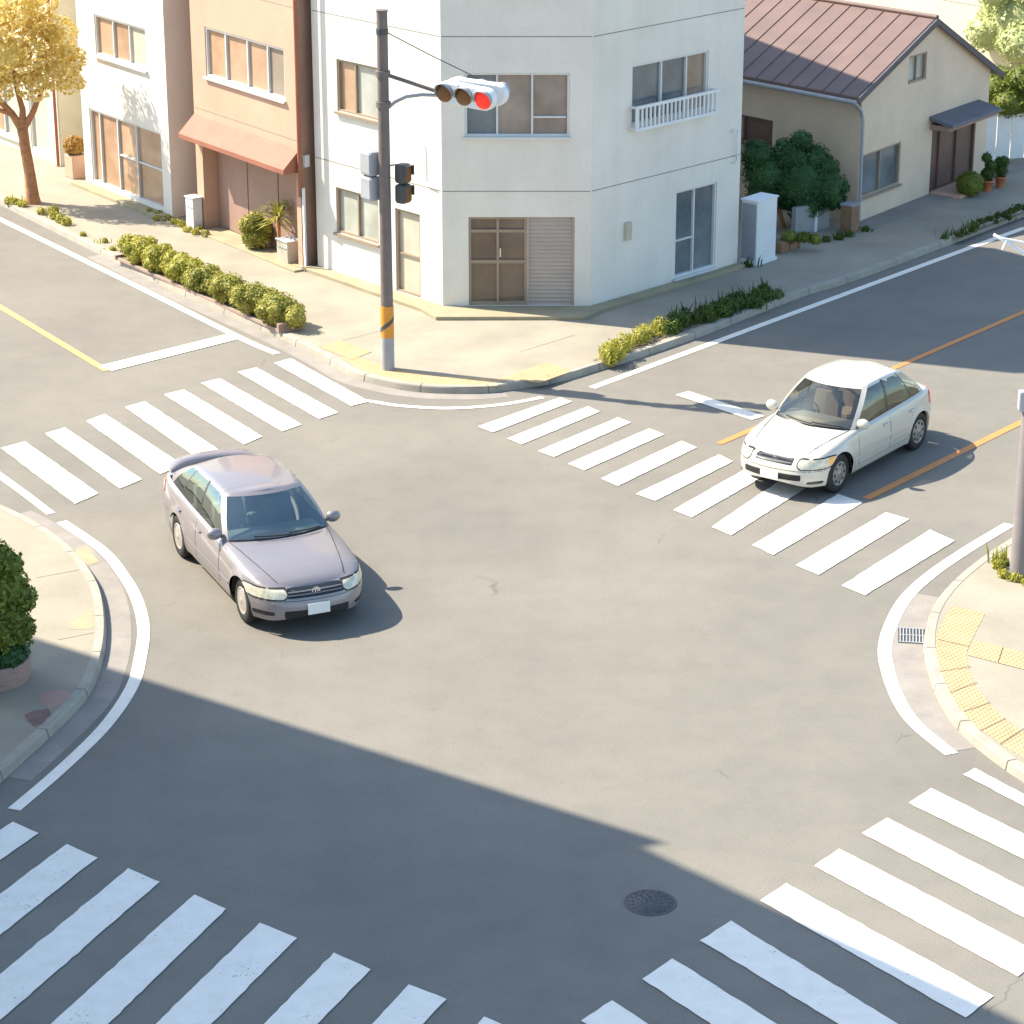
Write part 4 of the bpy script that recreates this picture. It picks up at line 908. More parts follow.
# boxes and plants by the peach building
def meter(name, label, px, py, w_, d_, h_, rz, m, cat='box'):
    cx, cy = G(px, py, SW); t = thing(name, label, cat, (cx,cy,SW), rz)
    mb = MB(); mb.box((-w_/2,d_/2,h_/2),(w_,d_,h_),0,0,.015); mb.build('body', M[m], t)
    mb = MB(); mb.box((-w_/2,d_/2,h_+.012),(w_+.04,d_+.04,.03),0,0,.008); mb.build('lid', M['white_metal'], t)
    mb = MB(); mb.box((-w_/2,-.006,h_*.72),(w_*.8,.012,.02)); mb.build('vent', M['grey_metal'], t)
meter('utility_box', 'tall white utility box between the white and peach buildings', 194,231,.32,.24,.72,radians(-52),'white_metal')
meter('storage_box', 'squat cream storage box under the drainpipe of the peach building', 288,266,.42,.36,.50,radians(-52),'curtain')
x, y = G(257,250,SW)
shrub('entrance_bush', 'rounded yellow green bush by the peach shopfront', 'bush', (x,y,SW), [(0,0,.32,.34,.3,.32),(-.15,0,.55,.25,.25,.22),(.16,0,.52,.22,.22,.2),(-.02,0,.7,.2,.2,.16)], 2600, .032, 'leaf_hedge')
x, y = G(279,258,SW); t = thing('palm_plant', 'spiky olive palm plant behind the cream storage box', 'plant', (x,y,SW))
mb = MB(); mb.tube([(0,0,0),(.02,0,.9)], .04, 8); mb.build('stem', M['bark'], t)
mb = MB()
for k in range(90):
    a = random.uniform(0,6.28); e = random.uniform(-.3,1.3); l = random.uniform(.45,.75); z = .88+random.uniform(-.12,.1)
    p1 = (cos(a)*cos(e)*l*.6, sin(a)*cos(e)*l*.6, z+sin(e)*l*.65); p2 = (cos(a)*cos(e)*l*1.05, sin(a)*cos(e)*l*1.05, z+sin(e)*l*.8-.07)
    w_ = .018; n_ = (-sin(a)*w_, cos(a)*w_)
    mb.grid([[(.02-n_[0]*.4,-n_[1]*.4,z),(.02+n_[0]*.4,n_[1]*.4,z)],[(p1[0]-n_[0],p1[1]-n_[1],p1[2]),(p1[0]+n_[0],p1[1]+n_[1],p1[2])],[(p2[0]-n_[0]*.1,p2[1]-n_[1]*.1,p2[2]),(p2[0]+n_[0]*.1,p2[1]+n_[1]*.1,p2[2])]], 0, False)
mb.build('frond', M['leaf_hedge'], t)
x, y = G(76,177,SW); t = thing('porch_planter', 'peach planter box left of the white building', 'planter', (x,y,SW), radians(-54)); mb = MB(); mb.box((0,0,.28),(.42,.36,.56),0,0,.02); mb.build('box', M['peach'], t); mb = MB(); mb.box((0,0,.565),(.36,.3,.02)); mb.build('soil', M['soil'], t)
shrub('porch_shrub', 'round orange shrub in the peach planter box', 'shrub', (x,y,SW+.56), [(0,0,.22,.27,.27,.24)], 1400, .032, 'leaf_orange')
# roadside weeds
def along(p0, p1, n, z=SW, jit=.08):
    a, b = G(*p0, SW), G(*p1, SW); return [(a[0]+(b[0]-a[0])*(k+random.random())/n+random.gauss(0,jit), a[1]+(b[1]-a[1])*(k+random.random())/n+random.gauss(0,jit), z) for k in range(n)]
def weeds(label, pts, h, leaf, n=10, size=.030, lr=.17, spread=.08):
    c = (sum(p[0] for p in pts)/len(pts), sum(p[1] for p in pts)/len(pts))
    mb = MB(); tufts(mb, [(p[0],p[1],p[2]) for p in pts], h, n, spread)
    bl = [(p[0],p[1],p[2]+lr*.6,lr*random.uniform(.8,1.3),lr*random.uniform(.8,1.3),lr*random.uniform(.7,1.3)) for p in pts]
    if size: leaves(mb, bl, 190*len(pts), size)
    o = mb.build('weeds', M[leaf]); o['kind'] = 'stuff'; return o
weeds('', along((605,360),(664,330),14), .26, 'leaf_yel'); weeds('', along((597,362),(612,352),4), .2, 'leaf_yel')
weeds('', along((660,334),(774,298),26), .26, 'leaf_mid', lr=.15); weeds('', along((665,326),(765,293),16), .30, 'leaf_mid', lr=.12)
o = strip('verge', [G(600,362,SW), G(664,334,SW), G(775,296,SW)], .34, SW+.004, M['soil'])
weeds('', along((150,214),(207,238),12), .12, 'leaf_yel', lr=.09, size=.022)
weeds('', along((42,212),(70,225),5), .2, 'leaf_yel', lr=.12); weeds('', along((5,203),(26,206),3), .2, 'leaf_yel', lr=.1)
weeds('', along((84,236),(120,252),3), .10, 'leaf_yel', lr=.06, size=.022)
weeds('', along((1003,575),(1030,585),5, SW, .05), .14, 'leaf_yel', lr=.07, spread=.05); weeds('', along((996,562),(1004,570),3, SW, .04), .26, 'leaf_yel', lr=.08, spread=.05)
weeds('', along((812,243),(848,236),5), .14, 'leaf_mid', lr=.08); weeds('', along((860,232),(872,229),2), .1, 'leaf_mid', lr=.07)
weeds('', along((745,264),(752,268),2,SW,.03), .2, 'leaf_mid', lr=.05)
weeds('', along((946,238),(972,228),5), .26, 'leaf_mid', lr=.06)
strip('verge', [G(950,238,SW), G(978,226,SW), G(1024,209,SW), G(1080,188,SW)], .42, SW+.004, M['soil'])
weeds('', along((978,225),(1040,203),40, SW, .1), .07, 'leaf_mid', lr=.05, size=.02)
# ------------------------------------------------------------------ cars
def make_car(name, label, loc, rz, L_, W_, H_, wb, paint, style):
    t = thing(name, label, 'car', loc, rz)
    hl, hw = L_/2, W_/2; N_, M_ = 7.5, 2.6
    xF = style.get('xf', hl-.82); xR = xF-wb; RW = style.get('rw', .33); RA = RW+.045
    def ztop(x):
        pts = style['ztop']; xs = [p[0]*hl for p in pts]; return float(np.interp(x, xs, [p[1] for p in pts]))
    def ztops(x): return (ztop(x-.12)+ztop(x-.06)+ztop(x)+ztop(x+.06)+ztop(x+.12))/5
    zlow = .20
    def zbot(x):
        z = zlow+.02
        for xw in (xF, xR):
            if abs(x-xw) < RA: z = max(z, RW+sqrt(RA*RA-(x-xw)**2)-.005)
        if abs(x) > hl-.25: z = zlow+.02+.08*((abs(x)-hl+.25)/.25)**2
        return z
    # half outline (left side y>0), from front centre to rear centre
    out = []
    yc = lambda x: hw*max(0, 1-abs(x/hl)**N_)**(1/M_)
    xc = lambda y: hl*max(0, 1-abs(y/hw)**M_)**(1/N_)
    ysw = yc(hl*.86)
    for k in range(11): out.append((xc(ysw*k/11), ysw*k/11))
    xs = set(np.round(np.linspace(hl*.86, -hl*.86, 90), 4).tolist())
    for xw in (xF, xR):
        for q in (-RA, -RA*.985, -RA*.95, RA*.95, RA*.985, RA): xs.add(round(xw+q, 4))
        xs = {x for x in xs if abs(abs(x-xw)-RA) > .012}|{round(xw-RA,4), round(xw+RA,4), round(xw-RA-.005,4), round(xw+RA+.005,4)}
    for x in sorted(xs, reverse=True): out.append((x, yc(x)))
    for k in range(10, -1, -1): out.append((-xc(ysw*k/11), ysw*k/11))
    out = np.array(out); n = len(out)
    tn = np.gradient(out, axis=0); tn /= np.maximum(1e-9, np.linalg.norm(tn, axis=1))[:,None]
    nor = np.stack([-tn[:,1], tn[:,0]], 1); nor[0] = (1,0); nor[-1] = (-1,0)
    if nor[n//2][1] < 0: nor[1:-1] = -nor[1:-1]
    VV = [0,.06,.14,.25,.38,.50,.60,.70,.80,.88,.94,.98,1.0]
    def inset(x, y, v):
        e = min(1, max(0, (abs(x)-hl*.80)/(hl*.2)))
        side = np.interp(v, [0,.1,.3,.5,.62,.8,.9,.96,1.0], [.045,.018,.006,0,.004,.022,.038,.060,.10])
        endp = np.interp(v, [0,.1,.3,.45,.6,.75,.88,.95,1.0], [.05,.01,0,0,.02,.045,.085,.13,.21])
        return side*(1-e)+endp*e
    def S(a, v, off=0.0):
        i = int(min(n-2, max(0, a))); fr = a-i
        p = out[i]*(1-fr)+out[i+1]*fr; q = nor[i]*(1-fr)+nor[i+1]*fr; q = q/np.linalg.norm(q)
        zb, zt = zbot(p[0]), ztops(p[0])
        # shoulder keeps its own height; wheel-arch edge only squeezes the lower part
        z0 = zlow+.02; z = z0+(zt-z0)*v
        if zb > z0+.001: z = zb+(zt-zb)*v if True else z
        zv = (z-z0)/(zt-z0); ins = inset(p[0], p[1], max(0,zv))
        arch = 0
        for xw in (xF, xR):
            r = hypot(p[0]-xw, z-RW)
            if r < RA+.10: arch = max(arch, .018*(1-max(0,(r-RA))/.10))
        d = -ins+off+arch
        return (p[0]+q[0]*d, max(0,p[1]+q[1]*d) if i > 0 and i < n-2 else p[1]+q[1]*d, z)
    def mir(p): return (p[0], -p[1], p[2])
    mb = MB()
    rows = [[S(i, v) for v in VV] for i in range(n)]
    for i in (0, n-1): rows[i] = [(p[0], 0, p[2]) for p in rows[i]]
    mb.grid(rows, 0, True, flip=True); mb.grid([[mir(p) for p in r] for r in rows], 0, True)
    # hood / boot deck
    g = style; xw0, xw1, xr1, xr0 = g['glass_x']  # windscreen base centre, corner, rear glass corner, centre
    sh = [r[-1] for r in rows]
    def sm(y): q = min(1, max(0,y)/.66); return q*q*(3-2*q)
    def crown(x): return .045 if x > 0 else .03
    def fill(idx):
        rr = []
        for i in idx:
            p = sh[i]; y = max(p[1], 0); K = 12
            rr.append([(p[0], y*(1-2*k/K), p[2]+crown(p[0])*(1-(1-2*k/K)**2)**.9*sm(y)) for k in range(K+1)])
        mb.grid(rr, 0, True, flip=False)
    fi = [i for i in range(n) if sh[i][0] > xw1-.10]; ri = [i for i in range(n) if sh[i][0] < xr1+.10]
    fill(fi); fill(ri)
    # greenhouse
    def ysh(x): return float(np.interp(-x, [-s[0] for s in sh[8:n-8]], [s[1] for s in sh[8:n-8]]))
    def zsh(x): return ztops(x)-.004
    HR = H_; tx0, tx1, tx2, tx3 = g['roof_x']; yr_ = g['roof_y']
    def ztopr(x):
        xm = g['roof_peak']; return HR-.03-((x-xm)**2)*g['roof_k']
    def yroof(x): return yr_-.035*((x-g['roof_peak'])/.9)**2
    bot, top, seg = [], [], []
    def addseg(kind, bfun, tfun, k, last=False):
        for j in range(k+(1 if last else 0)):
            u = j/k; bot.append(bfun(u)); top.append(tfun(u)); seg.append(kind)
    yb1 = ysh(xw1); yb2 = ysh(xr1)
    def lin(a, b, u): return a+(b-a)*u
    def wsb(u): y = (yb1-.05)*u; return (lin(xw0, xw1+.03, u*u), y, zsh(xw1+.03)+.03*(1-u*u)+ (ztops(lin(xw0,xw1+.03,u*u))-ztops(xw1+.03))*1.0+.012)
    def wst(u): y = (yroof(tx1)-.05)*u; x = lin(tx0, tx1+.02, u*u); return (x, y, ztopr(x)+.03*(1-u*u))
    addseg('windscreen', wsb, wst, 8)
    addseg('pillar', lambda u: (lin(xw1+.03, xw1-.05, u), lin(yb1-.05, ysh(xw1-.05), u), zsh(xw1)), lambda u: (lin(tx1+.02, tx1-.06, u), lin(yroof(tx1)-.05, yroof(tx1-.06), u), ztopr(tx1)), 3)
    xs_b = g['side_b']; xs_t = g['side_t']  # x boundaries along the side at base / roof: A, B0, B1, C0, C1, D
    kinds = ['side_window','bpillar','side_window','post','quarter_window']
    for i, kd in enumerate(kinds):
        b0, b1, t0, t1_ = xs_b[i], xs_b[i+1], xs_t[i], xs_t[i+1]
        addseg(kd, lambda u, b0=b0, b1=b1: (lin(b0,b1,u), ysh(lin(b0,b1,u)), zsh(lin(b0,b1,u))), lambda u, t0=t0, t1_=t1_: (lin(t0,t1_,u), yroof(lin(t0,t1_,u)), ztopr(lin(t0,t1_,u))), 8 if kd == 'side_window' else (4 if kd == 'quarter_window' else 2))
    bD, tD = xs_b[5], xs_t[5]
    addseg('pillar', lambda u: (lin(bD, xr1-.02, u), lin(ysh(bD), yb2-.07, u**1.6), lin(zsh(bD), zsh(xr1), u)), lambda u: (lin(tD, tx2, u), lin(yroof(tD), yroof(tx2)-.06, u**1.6), lin(ztopr(tD), ztopr(tx2), u)), 7)
    addseg('rear_window', lambda u: (lin(xr0, xr1-.02, (1-u)**2), (yb2-.07)*(1-u), zsh(xr1)+.02*(1-(1-u)**2)+.01), lambda u: (lin(tx3, tx2, (1-u)**2), (yroof(tx2)-.06)*(1-u), ztopr(lin(tx3,tx2,(1-u)**2))+.02*(1-(1-u)**2)), 8, True)
    bot = np.array(bot); top = np.array(top); K = len(bot)
    GV = [0,.05,.15,.3,.5,.7,.84,.92,.97,1.0]
    def Gp(i, v):
        b, tp = bot[i], top[i]; p = b+(tp-b)*v; d = p-np.array((xs_b[2]*.5,0,0)); d[2] = 0; d = d*np.array((.6,1,0)); d /= max(1e-6, np.linalg.norm(d))
        p = p+d*.035*sin(pi*v)*(1 if seg[i] not in ('windscreen','rear_window') else .6)
        p[2] += .012*sin(pi*v); 
        return (p[0], max(0,p[1]), p[2])
    P = [[Gp(i, v) for v in GV] for i in range(K)]
    glass = {}
    V0, V1 = 1, 7
    trs = (MB(), MB(), MB())
    for i in range(K-1):
        kd = seg[i]
        for j in range(len(GV)-1):
            q = [P[i][j], P[i+1][j], P[i+1][j+1], P[i][j+1]]
            isglass = kd in ('windscreen','side_window','quarter_window','rear_window')
            if isglass and V0 <= j < V1: continue
            ta = tb = mb
            if kd == 'windscreen' and j < V0: ta = tb = trs[0]
            if (kd in ('bpillar','post') and j < V1+1) or (kd in ('side_window','quarter_window') and j < V0): ta, tb = trs[1], trs[2]
            ta.raw([mir(x) for x in q], [(0,1,2,3)], 0, True); tb.raw(q, [(3,2,1,0)], 0, True)
    # roof
    rr = []
    for i in range(K):
        p = P[i][-1]; y = p[1]; KK = 12; pk = .035*min(1,(max(y,0)/.4)**1.0)
        rr.append([(p[0], y*(1-2*k/KK), p[2]+pk*(1-(1-2*k/KK)**2)) for k in range(KK+1)])
    mb.grid(rr, 0, True, flip=False)
    body = mb.build('body', paint, t)
    # merge seams
    import bmesh
    bm = bmesh.new(); bm.from_mesh(body.data); bmesh.ops.remove_doubles(bm, verts=bm.verts, dist=.0004); bmesh.ops.recalc_face_normals(bm, faces=bm.faces); bm.to_mesh(body.data); bm.free()
    for tr in trs: tr.build('window_trim', M['blackgloss'], t)
    # glass panes (runs of equal kind)
    def sub(i0, i1, both, nm):
        def one(sgn, name):
            g_ = MB(); R2 = []
            for i in range(i0, i1+1):
                row = []
                for j in range(V0, V1+1):
                    a = P[i][j]; row.append((a[0], a[1]*sgn, a[2]))
                R2.append(row)
            g_.grid(R2, 0, True, flip=(sgn > 0)); return g_.build(name, M[style.get('glass','wind')], t)
        if both:
            g_ = MB()
            seqR = [[P[i][j] for j in range(V0, V1+1)] for i in range(i1, i0-1, -1)] if nm == 'windscreen' else [[P[i][j] for j in range(V0, V1+1)] for i in range(i0, i1+1)]
            seqL = [[mir(P[i][j]) for j in range(V0, V1+1)] for i in (range(i0+1, i1+1) if nm == 'windscreen' else range(i1-1, i0-1, -1))]
            g_.grid(seqR+seqL, 0, True); g_.build(nm, M[style.get('glass','wind')], t)
        else: one(1, nm); one(-1, nm)
    i = 0
    while i < K-1:
        j = i
        while j < K-1 and seg[j] == seg[i] : j += 1
        if seg[i] in ('windscreen','side_window','quarter_window','rear_window'):
            sub(i, j, seg[i] in ('windscreen','rear_window'), seg[i])
        i = j
    # black border round windscreen
    # patches on the body skin
    aF = lambda y: float(np.interp(y, out[:12,1], np.arange(12)))
    def aX(x): return float(np.interp(-x, -out[8:n-8,0], np.arange(8, n-8)))
    aR = lambda y: n-1-float(np.interp(y, out[::-1][:12,1], np.arange(12)))
    def vz(a, z):
        lo_, hi_ = 0, 1
        for _ in range(22):
            m_ = (lo_+hi_)/2
            if S(a, m_)[2] < z: lo_ = m_
            else: hi_ = m_
        return lo_
    def patch(nm, m_, cor, off=.004, sgn=(1,-1), r=.0, parent=None, nu=14, nv=8, skirt=.012):
        """cor: four (a, z) corners: bottom-front, bottom-rear, top-rear, top-front"""
        res = []
        for sg in sgn:
            q = MB(); R2 = []
            for iu in range(nu+1):
                row = []
                for iv in range(nv+1):
                    u = -1+2*iu/nu; w_ = -1+2*iv/nv; uu = u*sqrt(1-w_*w_*r); ww = w_*sqrt(1-u*u*r)
                    u1 = (uu+1)/2; w1 = (ww+1)/2
                    a = (cor[0][0]*(1-u1)+cor[1][0]*u1)*(1-w1)+(cor[3][0]*(1-u1)+cor[2][0]*u1)*w1
                    z = (cor[0][1]*(1-u1)+cor[1][1]*u1)*(1-w1)+(cor[3][1]*(1-u1)+cor[2][1]*u1)*w1
                    edge = iu in (0,nu) or iv in (0,nv)
                    p = S(abs(a), vz(abs(a), z), off if not edge else off-.001)
                    s2 = sg*(1 if a >= 0 else -1)
                    row.append((p[0], p[1]*s2, p[2]))
                R2.append(row)
            q.grid(R2, 0, True, flip=(sg > 0))
            per = [R2[i_][0] for i_ in range(nu+1)]+[R2[nu][k_] for k_ in range(1,nv+1)]+[R2[i_][nv] for i_ in range(nu-1,-1,-1)]+[R2[0][k_] for k_ in range(nv-1,0,-1)]
            cx_ = np.mean(np.array(per), axis=0)
            inn = [tuple(np.array(p)-np.array((0 if abs(p[0]) < hl*.8 else math.copysign(skirt,p[0]), 0 if abs(p[0]) > hl*.9 else math.copysign(skirt,p[1]), 0))) for p in per]
            q.grid([per+[per[0]], inn+[inn[0]]], 0, False)
            res.append(q.build(nm, m_, parent or t))
        return res
    # doors: dark seam below, painted skin above
    zt_ = lambda x: ztops(x)-.045
    for (x0, x1, lbl) in ((g['door'][0], g['door'][1], 'f'), (g['door'][1], g['door'][2], 'r')):
        zb = .33; e = .009
        if lbl == 'r':
            c = [(aX(x0), zb), (aX(max(x1, xR+RA+.06)), zb), (aX(x1), zt_(x1)), (aX(x0), zt_(x0))]
            c2 = [(aX(x0-e), zb+e), (aX(max(x1, xR+RA+.06)+e), zb+e), (aX(x1+e), zt_(x1)), (aX(x0-e), zt_(x0))]
        else:
            c = [(aX(x0), zb), (aX(x1), zb), (aX(x1), zt_(x1)), (aX(x0), zt_(x0))]
            c2 = [(aX(x0-e), zb+e), (aX(x1+e), zb+e), (aX(x1+e), zt_(x1)), (aX(x0-e), zt_(x0))]
        patch('door_seam', M['black'], c, .0012, nu=16, nv=10, skirt=0)
        ds = patch('door', paint, c2, .0045, nu=16, nv=10, skirt=.004)
        for d_, sg in zip(ds, (1,-1)):
            xh = x1+.16 if lbl == 'f' else x1+.20; p = S(aX(xh), vz(aX(xh), .80), .02); q = MB(); q.box((p[0], p[1]*sg, .79 if lbl == 'f' else .80), (.17,.035,.035), 0, 0, .012); q.build('handle', g.get('handle', paint), d_)
    # nose
    zf = ztops(hl)
    g_ = g['grille']; patch('grille', M['blackgloss'], [(-aF(g_[0]), g_[1]), (aF(g_[0]), g_[1]), (aF(g_[0]*1.06), g_[2]), (-aF(g_[0]*1.06), g_[2])], .006, (1,), .08, nu=24)
    for k in range(g_[3]):
        z = g_[1]+(g_[2]-g_[1])*(k+1)/(g_[3]+1); patch('grille_bar', M['dark_metal'] if style.get('dark_bars') else M['bar'], [(-aF(g_[0]*.97), z-.006), (aF(g_[0]*.97), z-.006), (aF(g_[0]*.97), z+.006), (-aF(g_[0]*.97), z+.006)], .012, (1,), nu=24, nv=2)
    ii = g['intake']; patch('lower_intake', M['black'], [(-aF(ii[0]), ii[1]), (aF(ii[0]), ii[1]), (aF(ii[0]), ii[2]), (-aF(ii[0]), ii[2])], .004, (1,), .04, nu=24)
    hd = g['head']
    cor = [(aF(hd[0]), hd[2]), (aX(hd[1]), hd[3]), (aX(hd[1]-.02), hd[5]), (aF(hd[0]), hd[4])]
    patch('headlight_seal', M['black'], [(cor[0][0]-.25, cor[0][1]-.02), (cor[1][0]+.25, cor[1][1]-.02), (cor[2][0]+.25, cor[2][1]+.02), (cor[3][0]-.25, cor[3][1]+.02)], .0045, r=.2, skirt=0)
    hs_ = patch('headlight', M['head'], cor, .009, r=.2)
    if g.get('amber'):
        for sg, pr_ in zip((1,-1), hs_):
            patch('indicator', M['amber'], [(cor[1][0]-6, hd[3]+.012), (cor[1][0]-.4, hd[3]+.012), (cor[2][0]-.4, hd[5]-.012), (cor[2][0]-6, hd[5]-.012)], .012, (sg,), .25, parent=pr_)
    fg = g['fog']; patch('fog_lamp', M['blackgloss'], [(aF(fg[0]), fg[2]), (aX(fg[1]), fg[2]), (aX(fg[1]), fg[3]), (aF(fg[0]), fg[3])], .005, r=.25)
    # bumper line
    zl = g['bline']; patch('bumper_seam', M['black'], [(aF(.0), zl), (aX(xF+RA+.03), zl+.01), (aX(xF+RA+.03), zl+.018), (aF(.0), zl+.008)], .0015, nu=30, nv=1, skirt=0)
    tl = g['tail']; patch('tail_light', M['red_lens'], [(aR(tl[0]), tl[2]), (aX(-hl+tl[1]), tl[2]+.04), (aX(-hl+tl[1]-.03), tl[3]), (aR(tl[0]), tl[3])], .008, r=.2)
    patch('rear_bumper_seam', M['black'], [(aX(xR-RA-.03), .60), (aR(.0), .58), (aR(.0), .587), (aX(xR-RA-.03), .608)], .0015, nu=24, nv=1, skirt=0)
    # side rub strip / sill line
    patch('side_moulding', g.get('mould', paint), [(aX(xF-RA-.05), .44), (aX(xR+RA+.05), .44), (aX(xR+RA+.05), .475), (aX(xF-RA-.05), .475)], .010, nu=30, nv=3)
    p = S(0, vz(0, g['plate_z']), .0); mb = MB(); mb.box((p[0]+.022,0,g['plate_z']),(.014,.33,.165),0,0,.005); mb.build('number_plate', M['plate'], t)
    p = S(n-1, .6, 0); mb = MB(); mb.box((p[0]-.012,0,.74),(.014,.33,.165),0,0,.005); mb.build('number_plate', M['plate'], t)
    # badge
    bz = g['badge_z']; p = S(0, vz(0, bz), .018)
    mb = MB()
    if g['badge'] == 'ring':
        for k in range(24):
            a0, a1 = 2*pi*k/24, 2*pi*(k+1)/24; f_ = lambda r, a: (p[0]+.004, r*cos(a), bz+r*sin(a))
            mb.face([f_(.045,a0),f_(.062,a0),f_(.062,a1),f_(.045,a1)])
        mb.tube([(p[0]+.005,-.022,bz-.04),(p[0]+.005,.0,bz+.035),(p[0]+.005,.028,bz-.005)], .008, 6); mb.tube([(p[0]+.005,.03,bz+.03),(p[0]+.005,.01,bz-.04)], .007, 6)
    else:
        for (cy_, cz_) in ((0,.028),(-.028,-.016),(.028,-.016)):
            mb.raw([(p[0]+.005,cy_,cz_+bz+.028),(p[0]+.005,cy_-.02,cz_+bz-.014),(p[0]+.005,cy_+.02,cz_+bz-.014)], [(0,1,2)])
    mb.build('badge', M['chrome'], t)
    # bonnet shut lines
    for sg in (1,-1):
        mb = MB(); pts = []
        for k in range(12):
            x = lin(hl-.32, xw1+.05, k/11); y = lin(.50, ysh(xw1)-.06, (k/11)**.8)
            i_ = min(range(n), key=lambda q: abs(sh[q][0]-x)+(1 if q > n//2 else 0)); yy = sh[i_][1]; f_ = y/max(.2,yy); zz = sh[i_][2]+crown(x)*(max(0,1-f_*f_))**.9*sm(yy)
            pts.append((x, y*sg, zz+.004))
        mb.tube(pts, .0045, 5); mb.build('bonnet_seam', M['black'], t)
    # wipers
    mb = MB()
    for (y0, y1) in ((.12,-.42),(.62,.10)):
        pts = []
        for k in range(7):
            y = lin(y0, y1, k/6); u = min(1, abs(y)/(yb1-.05)); b = np.array(wsb(u)); tp = np.array(wst(u)); vv = .05+.035*k/6
            q_ = b+(tp-b)*vv; pts.append((q_[0]+.035, y, q_[2]+.03))
        mb.tube(pts, .011, 6)
    mb.build('wiper', M['black'], t)
    # mirrors
    for sg in (1,-1):
        xm_ = xw1-.16; y = ysh(xm_); mb = MB(); rows2 = []
        for i_ in range(9):
            th = pi*i_/8; rows2.append([(xm_+.02+.085*sin(th)*cos(2*pi*j/14)*(1 if cos(2*pi*j/14) > 0 else .35), sg*(y+.105+.115*cos(th)), zsh(xm_)+.10+.092*sin(th)*sin(2*pi*j/14)) for j in range(14)])
        mb.grid(rows2, 0, True, closed=True); mb.tube([(xm_,sg*(y-.03),zsh(xm_)+.03),(xm_,sg*(y+.08),zsh(xm_)+.07)], .025, 8)
        o_ = mb.build('mirror', paint, t)
        mb = MB(); mb.raw([(xm_-.012,sg*(y+.105+.09*cos(2*pi*k/16)),zsh(xm_)+.10+.06*sin(2*pi*k/16)) for k in range(16)], [tuple(range(16))]); mb.build('mirror_glass', M['chrome'], o_)
    # wheels
    for xw in (xF, xR):
        for sg in (1,-1):
            yw = yc(xw+RW*.8 if xw > 0 else xw-RW*.8)-.012; e = MB()
            prof = [(RW*.62,-.17),(RW*.90,-.185),(RW*.985,-.16),(RW,-.13),(RW,-.05),(RW*.985,-.015),(RW*.92,.004),(RW*.78,.010),(RW*.62,.004),(RW*.56,-.02)]
            e.lathe([(r_, h_) for r_, h_ in prof], (0,0,0), 'y', 40); o_ = e.build('wheel', M['black'], t); o_.location = (xw, (yw)*sg, RW); 
            o_.scale = (1, sg, 1)
            rm = style['rim']; e = MB(); e.lathe([(RW*.62,-.012),(RW*.62,.006),(RW*.58,.010),(RW*.54,-.004),(RW*.45,.004),(RW*.25,.010),(RW*.12,.012),(RW*.10,.018),(.001,.018)], (0,0,0), 'y', 40)
            for k in range(style['holes']):
                a = 2*pi*k/style['holes']; r_ = RW*.46; pts = [(r_*cos(a)+RW*.075*cos(b)*(1.0), .0085+.001*0, r_*sin(a)+RW*.075*sin(b)) for b in [2*pi*q/12 for q in range(12)]]
                e.raw(pts, [tuple(range(12))], 1)
            e.build('rim', [rm, M['black']], o_)
    # wheel wells, underside
    mb = MB()
    for xw in (xF, xR):
        for sg in (1,-1):
            R2 = []
            for k in range(17):
                a = pi*k/16; R2.append([(xw+(RA)*cos(a), sg*(yc(xw+RA*cos(a))-.03), RW+RA*sin(a)-.005), (xw+(RA+.0)*cos(a), sg*(hw-.34), RW+RA*sin(a)-.005)])
            mb.grid(R2, 0, True); mb.raw([(xw+RA*cos(pi*k/16), sg*(hw-.335), RW+RA*sin(pi*k/16)) for k in range(17)]+[(xw-RA,sg*(hw-.335),.2),(xw+RA,sg*(hw-.335),.2)], [tuple(range(19))])
    mb.box((0,0,.25),(L_-.5,W_-.72,.10)); mb.box(((xF+xR)/2,0,.25),(wb-2*RA-.04,W_-.14,.07)); mb.build('underbody', M['black'], t)
    # interior
    im = M[g['interior']]
    mb = MB(); mb.box((0,0,.36),(xs_b[0]-xs_b[5]+.3,W_-.3,.05)); mb.build('cabin_floor', M['black'], t)
    mb = MB(); mb.box((xw1-.20,0,.84),(.55,2*ysh(xw1)-.16,.20),0,0,.08); mb.build('dashboard', M['interior'], t)
    seat_x = xs_b[2]+.30
    for (sx_, sy_) in ((seat_x,.37),(seat_x,-.37),(seat_x-.85,.38),(seat_x-.85,-.38)):
        mb = MB(); mb.box((sx_,sy_,.52),(.50,.50,.22),0,0,.07)
        rows2 = [[(sx_-.22-.10*k/5+d, sy_+w_*(.25-.03*(k/5)**2), .55+.55*k/5) for (d, w_) in ((.07,-1),(.09,0),(.07,1),(-.07,1),(-.07,-1))] for k in range(6)]
        mb.grid(rows2, 0, False, closed=True); mb.face(rows2[-1]); mb.box((sx_-.34,sy_,1.17),(.10,.26,.16),0,0,.05); mb.build('seat', im, t)
    mb = MB(); pts = [(xw1-.52+.05*cos(a)*.9, -.37+.18*sin(a), .93+.17*cos(a)) for a in [2*pi*k/24 for k in range(25)]]; mb.tube(pts, .014, 6, caps=False); mb.tube([(xw1-.52,-.37,.93),(xw1-.3,-.37,.86)], .03, 8); mb.tube([(xw1-.52,-.54,.93),(xw1-.52,-.2,.93)], .014, 6); mb.build('steering_wheel', M['black'], t)
    mb = MB(); mb.box((tx1+.08,0,H_-.13),(.03,.22,.07),0,0,.02); mb.build('rear_view_mirror', M['black'], t)
